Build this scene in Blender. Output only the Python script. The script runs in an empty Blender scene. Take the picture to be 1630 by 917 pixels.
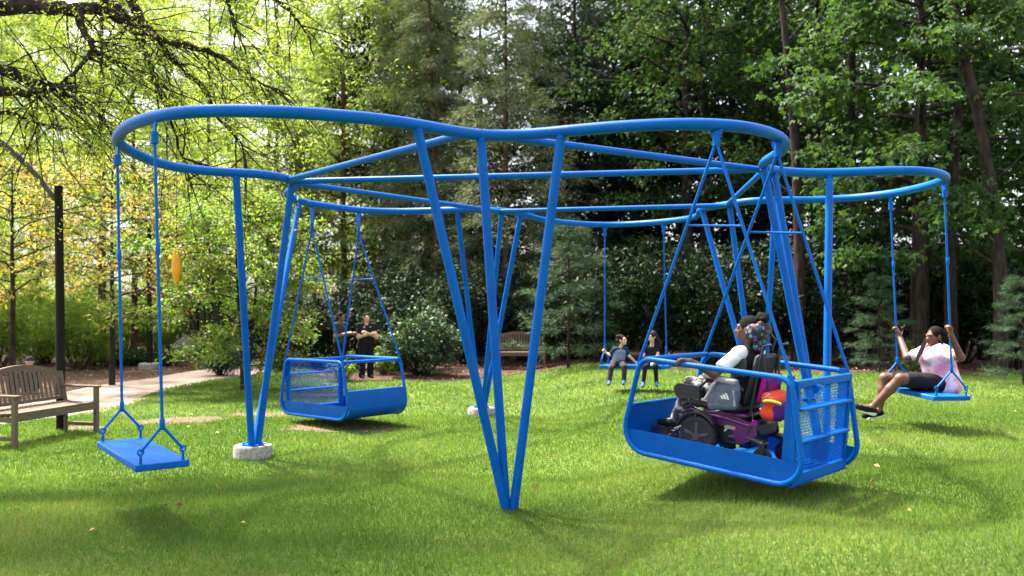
import bpy, math, random
import numpy as np
from mathutils import Vector, Matrix, noise as mnoise

sc = bpy.context.scene
COL = sc.collection
R = math.radians

# ------------------------------------------------------------------ camera
cam_d = bpy.data.cameras.new('camera'); cam = bpy.data.objects.new('camera', cam_d); COL.objects.link(cam)
cam.location = (0, 0, 1.8); cam.rotation_euler = (R(90), 0, 0)
cam_d.sensor_width = 36; cam_d.lens = 30.26; cam_d.shift_y = 0.01687
cam_d.dof.use_dof = True; cam_d.dof.focus_distance = 8.5; cam_d.dof.aperture_fstop = 1.5
cam_d.clip_start = 0.1; cam_d.clip_end = 2000
sc.camera = cam

# ------------------------------------------------------------------ sky, sun, exposure
SUN_EL, SUN_AZ = 60.0, -48.0          # azimuth measured from +Y towards +X
w = bpy.data.worlds.new('World'); sc.world = w; w.use_nodes = True
nt = w.node_tree; nt.nodes.clear()
sky = nt.nodes.new('ShaderNodeTexSky'); sky.sky_type = 'NISHITA'; sky.sun_disc = False
sky.sun_elevation = R(SUN_EL); sky.sun_rotation = R(SUN_AZ); sky.air_density = 1.0; sky.dust_density = 4.0; sky.ozone_density = 1.0
hs = nt.nodes.new('ShaderNodeHueSaturation'); hs.inputs['Saturation'].default_value = 0.45
bg = nt.nodes.new('ShaderNodeBackground'); bg.inputs['Strength'].default_value = 0.15
wo = nt.nodes.new('ShaderNodeOutputWorld')
nt.links.new(sky.outputs[0], hs.inputs['Color']); nt.links.new(hs.outputs[0], bg.inputs[0]); nt.links.new(bg.outputs[0], wo.inputs[0])
sd = bpy.data.lights.new('sun', 'SUN'); sun = bpy.data.objects.new('sun', sd); COL.objects.link(sun)
sd.energy = 5.0; sd.angle = R(3.2); sd.color = (1.0, 0.95, 0.86)
sun_dir = Vector((math.sin(R(SUN_AZ)) * math.cos(R(SUN_EL)), math.cos(R(SUN_AZ)) * math.cos(R(SUN_EL)), math.sin(R(SUN_EL))))
sun.rotation_euler = sun_dir.to_track_quat('Z', 'Y').to_euler(); sun.location = (0, 0, 40)
sc.view_settings.view_transform = 'Standard'; sc.view_settings.look = 'None'
sc.view_settings.exposure = 1.95; sc.view_settings.gamma = 1.0
sc.render.engine = 'CYCLES'
sc.cycles.max_bounces = 6; sc.cycles.diffuse_bounces = 4; sc.cycles.glossy_bounces = 2; sc.cycles.transmission_bounces = 4; sc.cycles.caustics_reflective = False; sc.cycles.caustics_refractive = False

# ------------------------------------------------------------------ helpers
F, HZ, CX, CH = 1370.0, 486.0, 815.0, 1.8
def at(u, v, Y):
    """the point Y metres ahead that the photograph shows at (u, v)"""
    return Vector(((u - CX) / F * Y, Y, CH + (HZ - v) / F * Y))
def sstep(a, b, x):
    t = min(1, max(0, (x - a) / (b - a))); return t * t * (3 - 2 * t)
def ground_z(x, y):
    g = 0.26 * sstep(0.3, 2.3, x) + 0.10 * sstep(19, 26, y) * sstep(-5, 0, x)
    return g + 0.018 * math.sin(x * 0.9 + 1.3) * math.cos(y * 0.7) + 0.010 * math.sin(x * 2.1 + y * 1.7)
ORG = {}
def tag(o, label=None, cat=None, group=None, kind=None):
    if label: o['label'] = label
    if cat: o['category'] = cat
    if group: o['group'] = group
    if kind: o['kind'] = kind
    return o
def thing(name, label, cat, loc=(0, 0, 0), group=None, matrix=None):
    o = bpy.data.objects.new(name, None); COL.objects.link(o); o.empty_display_size = 0.2
    if matrix is not None:
        o.matrix_world = matrix; ORG[o] = Vector((0, 0, 0))
    else:
        o.location = loc; ORG[o] = Vector(loc)
    return tag(o, label, cat, group)
def link(name, me, parent=None):
    o = bpy.data.objects.new(name, me); COL.objects.link(o)
    if parent is not None: o.parent = parent
    return o
def fast_mesh(name, V, faces, mat=None, smooth=False, attrs=None):
    """V (n,3); faces: array (m,k) of one polygon size"""
    me = bpy.data.meshes.new(name)
    V = np.ascontiguousarray(V, dtype=np.float32); faces = np.ascontiguousarray(faces, dtype=np.int32)
    m, k = faces.shape
    me.vertices.add(len(V)); me.vertices.foreach_set('co', V.ravel())
    me.loops.add(m * k); me.loops.foreach_set('vertex_index', faces.ravel())
    me.polygons.add(m); me.polygons.foreach_set('loop_start', np.arange(0, m * k, k, dtype=np.int32))
    if smooth: me.polygons.foreach_set('use_smooth', np.ones(m, dtype=bool))
    if attrs:
        for an, arr in attrs.items():
            a = me.attributes.new(an, 'FLOAT', 'POINT'); a.data.foreach_set('value', np.ascontiguousarray(arr, dtype=np.float32))
    me.update(calc_edges=True)
    if mat: me.materials.append(mat)
    return me
class MB:
    def __init__(s): s.v = []; s.f = []
    def add(s, vs, fs):
        b = len(s.v); s.v += [tuple(p) for p in vs]; s.f += [tuple(i + b for i in q) for q in fs]; return s
    def box(s, c, size, M=None, bev=0.0):
        hx, hy, hz = size[0] / 2, size[1] / 2, size[2] / 2
        b = min(bev, hx * .9, hy * .9, hz * .9)
        if b <= 0:
            vs = [Vector((x, y, z)) for z in (-hz, hz) for y in (-hy, hy) for x in (-hx, hx)]
            fs = [(0, 2, 3, 1), (4, 5, 7, 6), (0, 1, 5, 4), (2, 6, 7, 3), (0, 4, 6, 2), (1, 3, 7, 5)]
        else:
            vs = []; idx = {}
            for sx in (-1, 1):
                for sy in (-1, 1):
                    for sz in (-1, 1):
                        for ax in range(3):
                            p = [sx * (hx - b), sy * (hy - b), sz * (hz - b)]
                            p[ax] += (sx, sy, sz)[ax] * b
                            idx[(sx, sy, sz, ax)] = len(vs); vs.append(Vector(p))
            fs = []
            I = lambda a, b_, c_, ax: idx[(a, b_, c_, ax)]
            for sg in (-1, 1):
                q = [I(sg, -1, -1, 0), I(sg, 1, -1, 0), I(sg, 1, 1, 0), I(sg, -1, 1, 0)]; fs.append(q if sg > 0 else q[::-1])
                q = [I(-1, sg, -1, 1), I(-1, sg, 1, 1), I(1, sg, 1, 1), I(1, sg, -1, 1)]; fs.append(q if sg > 0 else q[::-1])
                q = [I(-1, -1, sg, 2), I(1, -1, sg, 2), I(1, 1, sg, 2), I(-1, 1, sg, 2)]; fs.append(q if sg > 0 else q[::-1])
            def orient(q):
                c_ = sum((vs[i] for i in q), Vector()) / len(q)
                n = (vs[q[1]] - vs[q[0]]).cross(vs[q[2]] - vs[q[0]])
                return q if n.dot(c_) > 0 else q[::-1]
            for s1 in (-1, 1):
                for s2 in (-1, 1):
                    fs.append(orient([I(s1, s2, -1, 0), I(s1, s2, 1, 0), I(s1, s2, 1, 1), I(s1, s2, -1, 1)]))
                    fs.append(orient([I(s1, -1, s2, 0), I(s1, 1, s2, 0), I(s1, 1, s2, 2), I(s1, -1, s2, 2)]))
                    fs.append(orient([I(-1, s1, s2, 1), I(1, s1, s2, 1), I(1, s1, s2, 2), I(-1, s1, s2, 2)]))
                    for s3 in (-1, 1):
                        fs.append(orient([I(s1, s2, s3, 0), I(s1, s2, s3, 1), I(s1, s2, s3, 2)]))
        c = Vector(c)
        if M is None: vs = [p + c for p in vs]
        else: vs = [M @ p + c for p in vs]
        return s.add(vs, fs)
    def tube(s, path, rad, n=12, closed=False, caps=True):
        P = [Vector(p) for p in path]; m = len(P)
        if not hasattr(rad, '__len__'): rad = [rad] * m
        vs = []; fs = []; up = None
        for i in range(m):
            if closed: t = P[(i + 1) % m] - P[i - 1]
            else: t = P[min(i + 1, m - 1)] - P[max(i - 1, 0)]
            t.normalize()
            if up is None:
                up = Vector((0, 0, 1)) if abs(t.z) < 0.9 else Vector((1, 0, 0))
            a = (up - t * up.dot(t)).normalized(); b = t.cross(a); up = a
            for k in range(n):
                an = 2 * math.pi * k / n
                vs.append(P[i] + (a * math.cos(an) + b * math.sin(an)) * rad[i])
        for i in range(m if closed else m - 1):
            j = (i + 1) % m
            for k in range(n):
                l = (k + 1) % n
                fs.append((i * n + k, j * n + k, j * n + l, i * n + l)[::-1])
        if caps and not closed:
            fs.append(tuple(range(n))[::1]); fs.append(tuple((m - 1) * n + k for k in range(n))[::-1])
        return s.add(vs, fs)
    def rod(s, a, b, r, r2=None, n=12):
        return s.tube([a, b], [r, r if r2 is None else r2], n)
    def lathe(s, prof, n=24, c=(0, 0, 0), M=None):
        vs = []; fs = []; c = Vector(c)
        for (r, z) in prof:
            for k in range(n):
                an = 2 * math.pi * k / n; p = Vector((r * math.cos(an), r * math.sin(an), z))
                vs.append((M @ p if M is not None else p) + c)
        for i in range(len(prof) - 1):
            for k in range(n):
                l = (k + 1) % n; fs.append((i * n + k, i * n + l, (i + 1) * n + l, (i + 1) * n + k))
        fs.append(tuple(range(n))[::-1]); fs.append(tuple((len(prof) - 1) * n + k for k in range(n)))
        return s.add(vs, fs)
    def torus(s, c, M, r1, r2, n=20, k=8):
        pts = [Vector(c) + M @ Vector((r1 * math.cos(2 * math.pi * i / n), r1 * math.sin(2 * math.pi * i / n), 0)) for i in range(n)]
        return s.tube(pts, r2, k, closed=True)
    def prism(s, poly, z0, z1, M=None, c=(0, 0, 0)):
        n = len(poly); c = Vector(c)
        vs = [Vector((x, y, z)) for z in (z0, z1) for x, y in poly]
        vs = [(M @ p if M is not None else p) + c for p in vs]
        fs = [tuple(range(n))[::-1], tuple(range(n, 2 * n))] + [(i, (i + 1) % n, n + (i + 1) % n, n + i) for i in range(n)]
        return s.add(vs, fs)
    def sheet(s, prof, y0, y1, th):
        """profile (x,z) swept along y, with thickness"""
        n = len(prof); out = []
        for i in range(n):
            a = Vector(prof[max(i - 1, 0)]); b = Vector(prof[min(i + 1, n - 1)]); t = (b - a).normalized()
            out.append((prof[i][0] - t.y * th, prof[i][1] + t.x * th))
        loop = list(prof) + out[::-1]; m = len(loop)
        vs = [Vector((x, y, z)) for y in (y0, y1) for x, z in loop]
        fs = [(i, (i + 1) % m, m + (i + 1) % m, m + i) for i in range(m)]
        for i in range(n - 1):
            j = m - 1 - i
            fs.append((i, j, j - 1, i + 1)); fs.append((m + i, m + i + 1, m + j - 1, m + j))
        return s.add(vs, fs)
    def build(s, name, mat, parent=None, smooth=40, off=None):
        o_ = Vector(off) if off is not None else (ORG.get(parent, Vector()) if parent is not None else Vector())
        me = bpy.data.meshes.new(name)
        me.from_pydata([(p[0] - o_.x, p[1] - o_.y, p[2] - o_.z) for p in s.v], [], s.f); me.update()
        if smooth:
            me.polygons.foreach_set('use_smooth', [True] * len(me.polygons))
            me.set_sharp_from_angle(angle=R(smooth))
        me.materials.append(mat)
        o = link(name, me, parent); ORG[o] = o_
        return o
def fillet(poly, rads, n=6):
    """round the corners of a closed 2-D polygon"""
    out = []; m = len(poly)
    for i in range(m):
        p = Vector(poly[i]); a = (Vector(poly[i - 1]) - p); b = (Vector(poly[(i + 1) % m]) - p)
        la, lb = a.length, b.length; a.normalize(); b.normalize()
        ang = math.acos(max(-1, min(1, a.dot(b)))); d = min(rads[i] / math.tan(ang / 2), la * .49, lb * .49)
        r = d * math.tan(ang / 2); cdir = (a + b).normalized(); c = p + cdir * (r / math.sin(ang / 2))
        s_, e_ = p + a * d, p + b * d
        a0 = math.atan2(s_.y - c.y, s_.x - c.x); a1 = math.atan2(e_.y - c.y, e_.x - c.x); da = (a1 - a0 + math.pi) % (2 * math.pi) - math.pi
        for k in range(n + 1):
            t = a0 + da * k / n; out.append((c.x + r * math.cos(t), c.y + r * math.sin(t)))
    return out
def bez(a, b, c, n=8):
    return [Vector(a) * (1 - t) ** 2 + Vector(b) * 2 * t * (1 - t) + Vector(c) * t * t for t in [i / n for i in range(n + 1)]]

# ------------------------------------------------------------------ materials
def new_mat(name):
    m = bpy.data.materials.new(name); m.use_nodes = True; n = m.node_tree
    return m, n, n.nodes['Principled BSDF'], n.nodes['Material Output']
def set_in(b, **kw):
    for k, v in kw.items():
        b.inputs[k.replace('_', ' ')].default_value = v
def vary(n, bsdf, cols, scale, coords='Object', detail=6, rough=None, bump=0.0, bscale=None, dist=0.0):
    """noise -> colour ramp -> base colour, and a little bump"""
    tc = n.nodes.new('ShaderNodeTexCoord'); nz = n.nodes.new('ShaderNodeTexNoise')
    nz.inputs['Scale'].default_value = scale; nz.inputs['Detail'].default_value = detail; nz.inputs['Distortion'].default_value = dist
    n.links.new(tc.outputs[coords], nz.inputs['Vector'])
    cr = n.nodes.new('ShaderNodeValToRGB'); el = cr.color_ramp.elements
    while len(el) < len(cols): el.new(0.5)
    for i, c in enumerate(cols):
        el[i].position = 0.3 + 0.4 * i / max(1, len(cols) - 1); el[i].color = (*c, 1)
    n.links.new(nz.outputs['Fac'], cr.inputs[0]); n.links.new(cr.outputs[0], bsdf.inputs['Base Color'])
    if bump:
        nb = n.nodes.new('ShaderNodeTexNoise'); nb.inputs['Scale'].default_value = bscale or scale * 3; nb.inputs['Detail'].default_value = 5
        n.links.new(tc.outputs[coords], nb.inputs['Vector'])
        bp = n.nodes.new('ShaderNodeBump'); bp.inputs['Strength'].default_value = bump; bp.inputs['Distance'].default_value = 0.02
        n.links.new(nb.outputs['Fac'], bp.inputs['Height']); n.links.new(bp.outputs[0], bsdf.inputs['Normal'])
    return tc, nz, cr
def simple(name, col, rough=0.6, metal=0.0, var=0.12, scale=14, bump=0.0, spec=0.5, bscale=None):
    m, n, b, o = new_mat(name)
    set_in(b, Roughness=rough, Metallic=metal, Specular_IOR_Level=spec)
    lo = tuple(c * (1 - var) for c in col); hi = tuple(min(1, c * (1 + var)) for c in col)
    vary(n, b, [lo, hi], scale, bump=bump, bscale=bscale)
    return m
def foliage(name, cols, trans=0.4, rough=0.5, spec=0.35, tcol=None, warm=None):
    """leaf: per-leaf colour from 'rnd', light passes through"""
    m, n, b, o = new_mat(name)
    at_ = n.nodes.new('ShaderNodeAttribute'); at_.attribute_name = 'rnd'
    cr = n.nodes.new('ShaderNodeValToRGB'); el = cr.color_ramp.elements
    while len(el) < len(cols): el.new(0.5)
    for i, c in enumerate(cols):
        el[i].position = i / max(1, len(cols) - 1); el[i].color = (*c, 1)
    n.links.new(at_.outputs['Fac'], cr.inputs[0])
    set_in(b, Roughness=rough, Specular_IOR_Level=spec)
    n.links.new(cr.outputs[0], b.inputs['Base Color'])
    tr = n.nodes.new('ShaderNodeBsdfTranslucent')
    mul = n.nodes.new('ShaderNodeMix'); mul.data_type = 'RGBA'; mul.blend_type = 'MULTIPLY'; mul.inputs[0].default_value = 1.0
    n.links.new(cr.outputs[0], mul.inputs[6]); mul.inputs[7].default_value = (*(tcol or (1.6, 1.5, 0.7)), 1)
    n.links.new(mul.outputs[2], tr.inputs['Color'])
    mx = n.nodes.new('ShaderNodeMixShader'); mx.inputs[0].default_value = trans
    n.links.new(b.outputs[0], mx.inputs[1]); n.links.new(tr.outputs[0], mx.inputs[2]); n.links.new(mx.outputs[0], o.inputs['Surface'])
    return m
M = {}
def blue_paint(name, col):
    m, n, b, o = new_mat(name)
    tc, nz, cr = vary(n, b, [tuple(c * .88 for c in col), tuple(min(1, c * 1.08) for c in col)], 3.0, bump=0.03, bscale=60)
    set_in(b, Roughness=0.4, Specular_IOR_Level=0.13)
    # scuffs and a little dust
    sc1 = n.nodes.new('ShaderNodeTexNoise'); sc1.inputs['Scale'].default_value = 7; sc1.inputs['Detail'].default_value = 12; sc1.inputs['Roughness'].default_value = .75
    n.links.new(tc.outputs['Object'], sc1.inputs['Vector'])
    r1 = n.nodes.new('ShaderNodeMapRange'); r1.inputs['From Min'].default_value = .58; r1.inputs['From Max'].default_value = .72; r1.inputs['To Max'].default_value = .12
    n.links.new(sc1.outputs['Fac'], r1.inputs['Value'])
    mx = n.nodes.new('ShaderNodeMix'); mx.data_type = 'RGBA'; n.links.new(r1.outputs[0], mx.inputs[0]); n.links.new(cr.outputs[0], mx.inputs[6]); mx.inputs[7].default_value = (.16, .22, .34, 1)
    n.links.new(mx.outputs[2], b.inputs['Base Color'])
    nr = n.nodes.new('ShaderNodeTexNoise'); nr.inputs['Scale'].default_value = 9; nr.inputs['Detail'].default_value = 8
    n.links.new(tc.outputs['Object'], nr.inputs['Vector'])
    mr = n.nodes.new('ShaderNodeMapRange'); mr.inputs['To Min'].default_value = 0.34; mr.inputs['To Max'].default_value = 0.52
    n.links.new(nr.outputs['Fac'], mr.inputs['Value']); n.links.new(mr.outputs[0], b.inputs['Roughness'])
    return m
M['blue'] = blue_paint('blue_paint', (0.0, 0.098, 0.42))
M['blue_panel'] = blue_paint('blue_panel_paint', (0.0, 0.084, 0.37))
M['concrete'] = simple('concrete', (0.29, 0.265, 0.235), 0.9, var=.35, scale=30, bump=.4, spec=.2)
M['teak'] = None
def wood_mat(name, a, b_, sc_=(3, 3, 60)):
    m, n, b, o = new_mat(name)
    tc = n.nodes.new('ShaderNodeTexCoord'); mp = n.nodes.new('ShaderNodeMapping'); mp.inputs['Scale'].default_value = sc_
    nz = n.nodes.new('ShaderNodeTexNoise'); nz.inputs['Scale'].default_value = 4; nz.inputs['Detail'].default_value = 8
    cr = n.nodes.new('ShaderNodeValToRGB'); cr.color_ramp.elements[0].position = .3; cr.color_ramp.elements[1].position = .7
    cr.color_ramp.elements[0].color = (*a, 1); cr.color_ramp.elements[1].color = (*b_, 1)
    n.links.new(tc.outputs['Object'], mp.inputs[0]); n.links.new(mp.outputs[0], nz.inputs['Vector'])
    n.links.new(nz.outputs['Fac'], cr.inputs[0]); n.links.new(cr.outputs[0], b.inputs['Base Color'])
    bp = n.nodes.new('ShaderNodeBump'); bp.inputs['Strength'].default_value = .3; bp.inputs['Distance'].default_value = .01
    n.links.new(nz.outputs['Fac'], bp.inputs['Height']); n.links.new(bp.outputs[0], b.inputs['Normal'])
    set_in(b, Roughness=.8, Specular_IOR_Level=.25)
    return m
M['teak'] = wood_mat('weathered_teak', (.095, .066, .044), (.20, .145, .10), (20, 20, 20))
M['dark_post'] = simple('dark_post', (.012, .010, .009), .75, var=.3, scale=8, bump=.2, spec=.15)
M['black'] = simple('black_plastic', (.012, .012, .013), .45, var=.2)
M['rubber'] = simple('rubber', (.016, .016, .017), .85, var=.2, bump=.3, scale=40)
M['rim'] = simple('wheel_rim', (.05, .05, .055), .4, var=.2)
M['steel'] = simple('steel', (.35, .35, .36), .35, metal=.9)

# ================================================================== ground, lawn, path
def grid_sheet(name, xs, ys, zf, mat, keep=None):
    nx, ny = len(xs), len(ys)
    V = np.array([(x, y, zf(x, y)) for y in ys for x in xs], dtype=np.float32)
    fs = []
    for j in range(ny - 1):
        for i in range(nx - 1):
            if keep and not keep((xs[i] + xs[i + 1]) / 2, (ys[j] + ys[j + 1]) / 2): continue
            a = j * nx + i; fs.append((a, a + 1, a + nx + 1, a + nx))
    me = fast_mesh(name, V, np.array(fs), mat, smooth=True)
    return tag(link(name, me), kind='structure')
def ramp_noise(n, vec, scale, stops, detail=8):
    nz = n.nodes.new('ShaderNodeTexNoise'); nz.inputs['Scale'].default_value = scale; nz.inputs['Detail'].default_value = detail; nz.inputs['Roughness'].default_value = .6
    n.links.new(vec, nz.inputs['Vector']); cr = n.nodes.new('ShaderNodeValToRGB'); el = cr.color_ramp.elements
    while len(el) < len(stops): el.new(.5)
    for i, (p, c) in enumerate(stops): el[i].position = p; el[i].color = (*c, 1)
    n.links.new(nz.outputs['Fac'], cr.inputs[0]); return nz, cr
def mixc(n, fac, a, b, mode='MIX'):
    mx = n.nodes.new('ShaderNodeMix'); mx.data_type = 'RGBA'; mx.blend_type = mode
    if isinstance(fac, float): mx.inputs[0].default_value = fac
    else: n.links.new(fac, mx.inputs[0])
    n.links.new(a, mx.inputs[6]); n.links.new(b, mx.inputs[7]); return mx.outputs[2]
# mulch and leaf litter
m, n, b, o = new_mat('mulch'); tc = n.nodes.new('ShaderNodeTexCoord')
_, c1 = ramp_noise(n, tc.outputs['Object'], 9, [(.3, (.022, .014, .010)), (.5, (.062, .040, .028)), (.7, (.15, .10, .07))], 12)
_, c2 = ramp_noise(n, tc.outputs['Object'], .6, [(.35, (.75, .7, .65)), (.65, (1.25, 1.1, 1.0))], 4)
n.links.new(mixc(n, 1.0, c1.outputs[0], c2.outputs[0], 'MULTIPLY'), b.inputs['Base Color']); set_in(b, Roughness=.95, Specular_IOR_Level=.15)
vz = n.nodes.new('ShaderNodeTexVoronoi'); vz.inputs['Scale'].default_value = 22; n.links.new(tc.outputs['Object'], vz.inputs['Vector'])
bp = n.nodes.new('ShaderNodeBump'); bp.inputs['Strength'].default_value = .8; bp.inputs['Distance'].default_value = .04
n.links.new(vz.outputs['Distance'], bp.inputs['Height']); n.links.new(bp.outputs[0], b.inputs['Normal']); M['mulch'] = m
# soil and thatch under the grass
m, n, b, o = new_mat('turf'); tc = n.nodes.new('ShaderNodeTexCoord')
_, c1 = ramp_noise(n, tc.outputs['Object'], 30, [(.3, (.03, .05, .010)), (.5, (.07, .11, .022)), (.72, (.14, .165, .048))], 12)
_, c2 = ramp_noise(n, tc.outputs['Object'], .7, [(.42, (.75, .8, .7)), (.6, (1.25, 1.2, 1.05))], 5)
n.links.new(mixc(n, 1.0, c1.outputs[0], c2.outputs[0], 'MULTIPLY'), b.inputs['Base Color']); set_in(b, Roughness=.95, Specular_IOR_Level=.1)
M['turf'] = m
M['soil'] = None
m, n, b, o = new_mat('bare_soil'); tc = n.nodes.new('ShaderNodeTexCoord')
_, c1 = ramp_noise(n, tc.outputs['Object'], 18, [(.3, (.06, .04, .026)), (.55, (.15, .10, .068)), (.75, (.26, .185, .13))], 12)
n.links.new(c1.outputs[0], b.inputs['Base Color']); set_in(b, Roughness=.95, Specular_IOR_Level=.15)
vz = n.nodes.new('ShaderNodeTexVoronoi'); vz.inputs['Scale'].default_value = 30; n.links.new(tc.outputs['Object'], vz.inputs['Vector'])
bp = n.nodes.new('ShaderNodeBump'); bp.inputs['Strength'].default_value = .5; bp.inputs['Distance'].default_value = .02
n.links.new(vz.outputs['Distance'], bp.inputs['Height']); n.links.new(bp.outputs[0], b.inputs['Normal']); M['soil'] = m
m, n, b, o = new_mat('path_gravel'); tc = n.nodes.new('ShaderNodeTexCoord')
_, c1 = ramp_noise(n, tc.outputs['Object'], 40, [(.3, (.27, .195, .16)), (.6, (.42, .32, .27)), (.75, (.50, .40, .345))], 12)
_, c2 = ramp_noise(n, tc.outputs['Object'], .9, [(.4, (.85, .83, .8)), (.6, (1.1, 1.1, 1.1))], 6)
n.links.new(mixc(n, 1.0, c1.outputs[0], c2.outputs[0], 'MULTIPLY'), b.inputs['Base Color']); set_in(b, Roughness=.95, Specular_IOR_Level=.15)
bp = n.nodes.new('ShaderNodeBump'); bp.inputs['Strength'].default_value = .4; bp.inputs['Distance'].default_value = .01
n.links.new(c1.outputs[0], bp.inputs['Height']); n.links.new(bp.outputs[0], b.inputs['Normal']); M['path'] = m

xs = list(np.r_[np.linspace(-400, -34, 12), np.linspace(-30, 30, 121), np.linspace(34, 400, 12)])
ys = list(np.r_[np.linspace(-60, -4, 10), np.linspace(-2, 50, 105), np.linspace(54, 700, 14)])
grid_sheet('ground', xs, ys, lambda x, y: ground_z(x, y) - 0.045 - 0.06 * sstep(30, 60, abs(x)), M['mulch'])

def lawn_far_edge(x):
    return 20.6 + 0.5 * math.sin(x * 0.8) + 0.25 * math.sin(x * 2.3 + 1) - 1.6 * sstep(4, 9, x) + 1.6 * sstep(-2.5, 1.5, x) * (1 - sstep(1.5, 4, x)) + 5.0 * sstep(-4.5, -6.5, x)
def lawn_left_edge(y):
    return -7.2 + 0.15 * math.sin(y * 0.9) - 2.6 * sstep(14.5, 9, y) + 0.5 * sstep(19, 25, y)
def in_lawn(x, y):
    return -3 < y < lawn_far_edge(x) and x > lawn_left_edge(y) and x < 15
grid_sheet('lawn', list(np.arange(-12, 15.01, .25)), list(np.arange(-3, 27, .25)), lambda x, y: ground_z(x, y) + 0.0, M['turf'],
           keep=in_lawn)
# path: ribbon of gravel running back between lawn and planting bed
pv = []; pn = 60
for i in range(pn + 1):
    y = 6 + 32 * i / pn
    r_ = lawn_left_edge(min(y, 30)) - 0.02 + 1.5 * sstep(24, 34, y); l_ = r_ - 2.0 - 0.35 * sstep(16, 10, y) + 0.08 * math.sin(y * 1.3)
    for k in range(5):
        x = l_ + (r_ + .12 - l_) * k / 4; pv.append((x, y, ground_z(x, y) - 0.006))
fs = [(i * 5 + k, i * 5 + k + 1, i * 5 + k + 6, i * 5 + k + 5) for i in range(pn) for k in range(4)]
tag(link('path', fast_mesh('path', np.array(pv), np.array(fs), M['path'], smooth=True)), kind='structure')
# worn patches where the grass has gone
SOIL = [(-5.2, 13.5, .95, .42), (-4.0, 14.0, .7, .38), (-2.45, 12.5, .95, .5), (-3.6, 17.3, .8, .35), (-6.3, 12.6, .4, .3)]
def soil_amount(x, y):
    s = 0
    for cx, cy, rx, ry in SOIL:
        d = math.hypot((x - cx) / rx, (y - cy) / ry) + 0.25 * mnoise.noise((x * 2.2, y * 2.2, 3.1))
        s = max(s, 1 - sstep(.65, 1.1, d))
    return s
for i, (cx, cy, rx, ry) in enumerate(SOIL):
    V = [(cx, cy, ground_z(cx, cy) + .007)]; nn = 40
    for ring_ in (.5, 1.0):
        for k in range(nn):
            a = 2 * math.pi * k / nn; q = ring_ * (1 + .22 * mnoise.noise((math.cos(a) * 1.7 + i * 5, math.sin(a) * 1.7, 0)) + .08 * math.sin(a * 7 + i))
            x, y = cx + rx * .92 * q * math.cos(a), cy + ry * .92 * q * math.sin(a); V.append((x, y, ground_z(x, y) + .005))
    fs = [(0, 1 + k, 1 + (k + 1) % nn, 1 + (k + 1) % nn) for k in range(nn)]
    me = bpy.data.meshes.new('bare_soil'); me.from_pydata(V, [], [(0, 1 + k, 1 + (k + 1) % nn) for k in range(nn)] + [(1 + k, 1 + nn + k, 1 + nn + (k + 1) % nn, 1 + (k + 1) % nn) for k in range(nn)]); me.update()
    me.materials.append(M['soil']); tag(link('bare_soil', me), kind='structure')

# ================================================================== the blue swing frame
RING = [(-0.26,7.51),(-0.50,7.35),(-0.70,7.16),(-0.92,6.98),(-1.16,6.83),(-1.42,6.72),(-1.69,6.63),(-1.97,6.58),(-2.25,6.57),(-2.53,6.63),(-2.78,6.76),(-3.00,6.94),(-3.19,7.15),(-3.35,7.38),(-3.49,7.62),(-3.60,7.89),(-3.66,8.16),(-3.69,8.44),(-3.70,8.73),(-3.68,9.01),(-3.59,9.28),(-3.40,9.49),(-3.15,9.62),(-2.89,9.73),(-2.70,9.94),(-2.62,10.20),(-2.63,10.49),(-2.70,10.76),(-2.81,11.02),(-2.93,11.28),(-3.01,11.55),(-3.04,11.83),(-3.05,12.11),(-3.00,12.39),(-2.91,12.66),(-2.76,12.90),(-2.61,13.14),(-2.44,13.37),(-2.22,13.53),(-1.94,13.60),(-1.66,13.59),(-1.38,13.53),(-1.11,13.46),(-0.83,13.39),(-0.55,13.38),(-0.28,13.47),(-0.05,13.63),(0.10,13.87),(0.21,14.13),(0.30,14.40),(0.40,14.66),(0.53,14.92),(0.69,15.15),(0.87,15.37),(1.07,15.57),(1.30,15.73),(1.56,15.84),(1.84,15.86),(2.10,15.77),(2.34,15.61),(2.55,15.43),(2.74,15.22),(2.90,14.98),(3.02,14.73),(3.07,14.45),(3.06,14.17),(3.02,13.89),(2.96,13.61),(2.94,13.33),(3.00,13.05),(3.11,12.79),(3.23,12.54),(3.38,12.30),(3.63,12.17),(3.91,12.15),(4.19,12.13),(4.46,12.04),(4.70,11.89),(4.89,11.68),(5.03,11.43),(5.11,11.16),(5.15,10.88),(5.16,10.60),(5.14,10.32),(5.06,10.04),(4.91,9.81),(4.70,9.62),(4.44,9.51),(4.16,9.50),(3.89,9.57),(3.61,9.64),(3.33,9.65),(3.06,9.57),(2.83,9.41),(2.68,9.17),(2.62,8.90),(2.61,8.61),(2.60,8.33),(2.55,8.05),(2.46,7.79),(2.32,7.54),(2.13,7.33),(1.90,7.16),(1.63,7.07),(1.35,7.06),(1.07,7.11),(0.80,7.19),(0.54,7.30),(0.29,7.42),(0.02,7.51)]
RZ = 3.285
def catmull(P, k=3):
    out = []; m = len(P)
    for i in range(m):
        p0, p1, p2, p3 = (Vector(P[(i + d) % m]) for d in (-1, 0, 1, 2))
        for j in range(k):
            t = j / k
            out.append(0.5 * ((2 * p1) + (p2 - p0) * t + (2 * p0 - 5 * p1 + 4 * p2 - p3) * t * t + (3 * p1 - p0 - 3 * p2 + p3) * t ** 3))
    return out
frame = thing('swing_frame', 'big bright blue tubular swing frame with a wavy overhead ring', 'swing frame', (0.2, 10.6, 0))
rp = [(p.x, p.y, RZ) for p in catmull(RING)]
MB().tube(rp, 0.050, 20, closed=True).build('ring_tube', M['blue'], frame)
JOINT = dict(N=(-0.26, 7.55), R=(2.74, 9.40), K=(3.16, 12.68), B=(-0.30, 13.50), L=(-2.66, 10.25))
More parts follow.
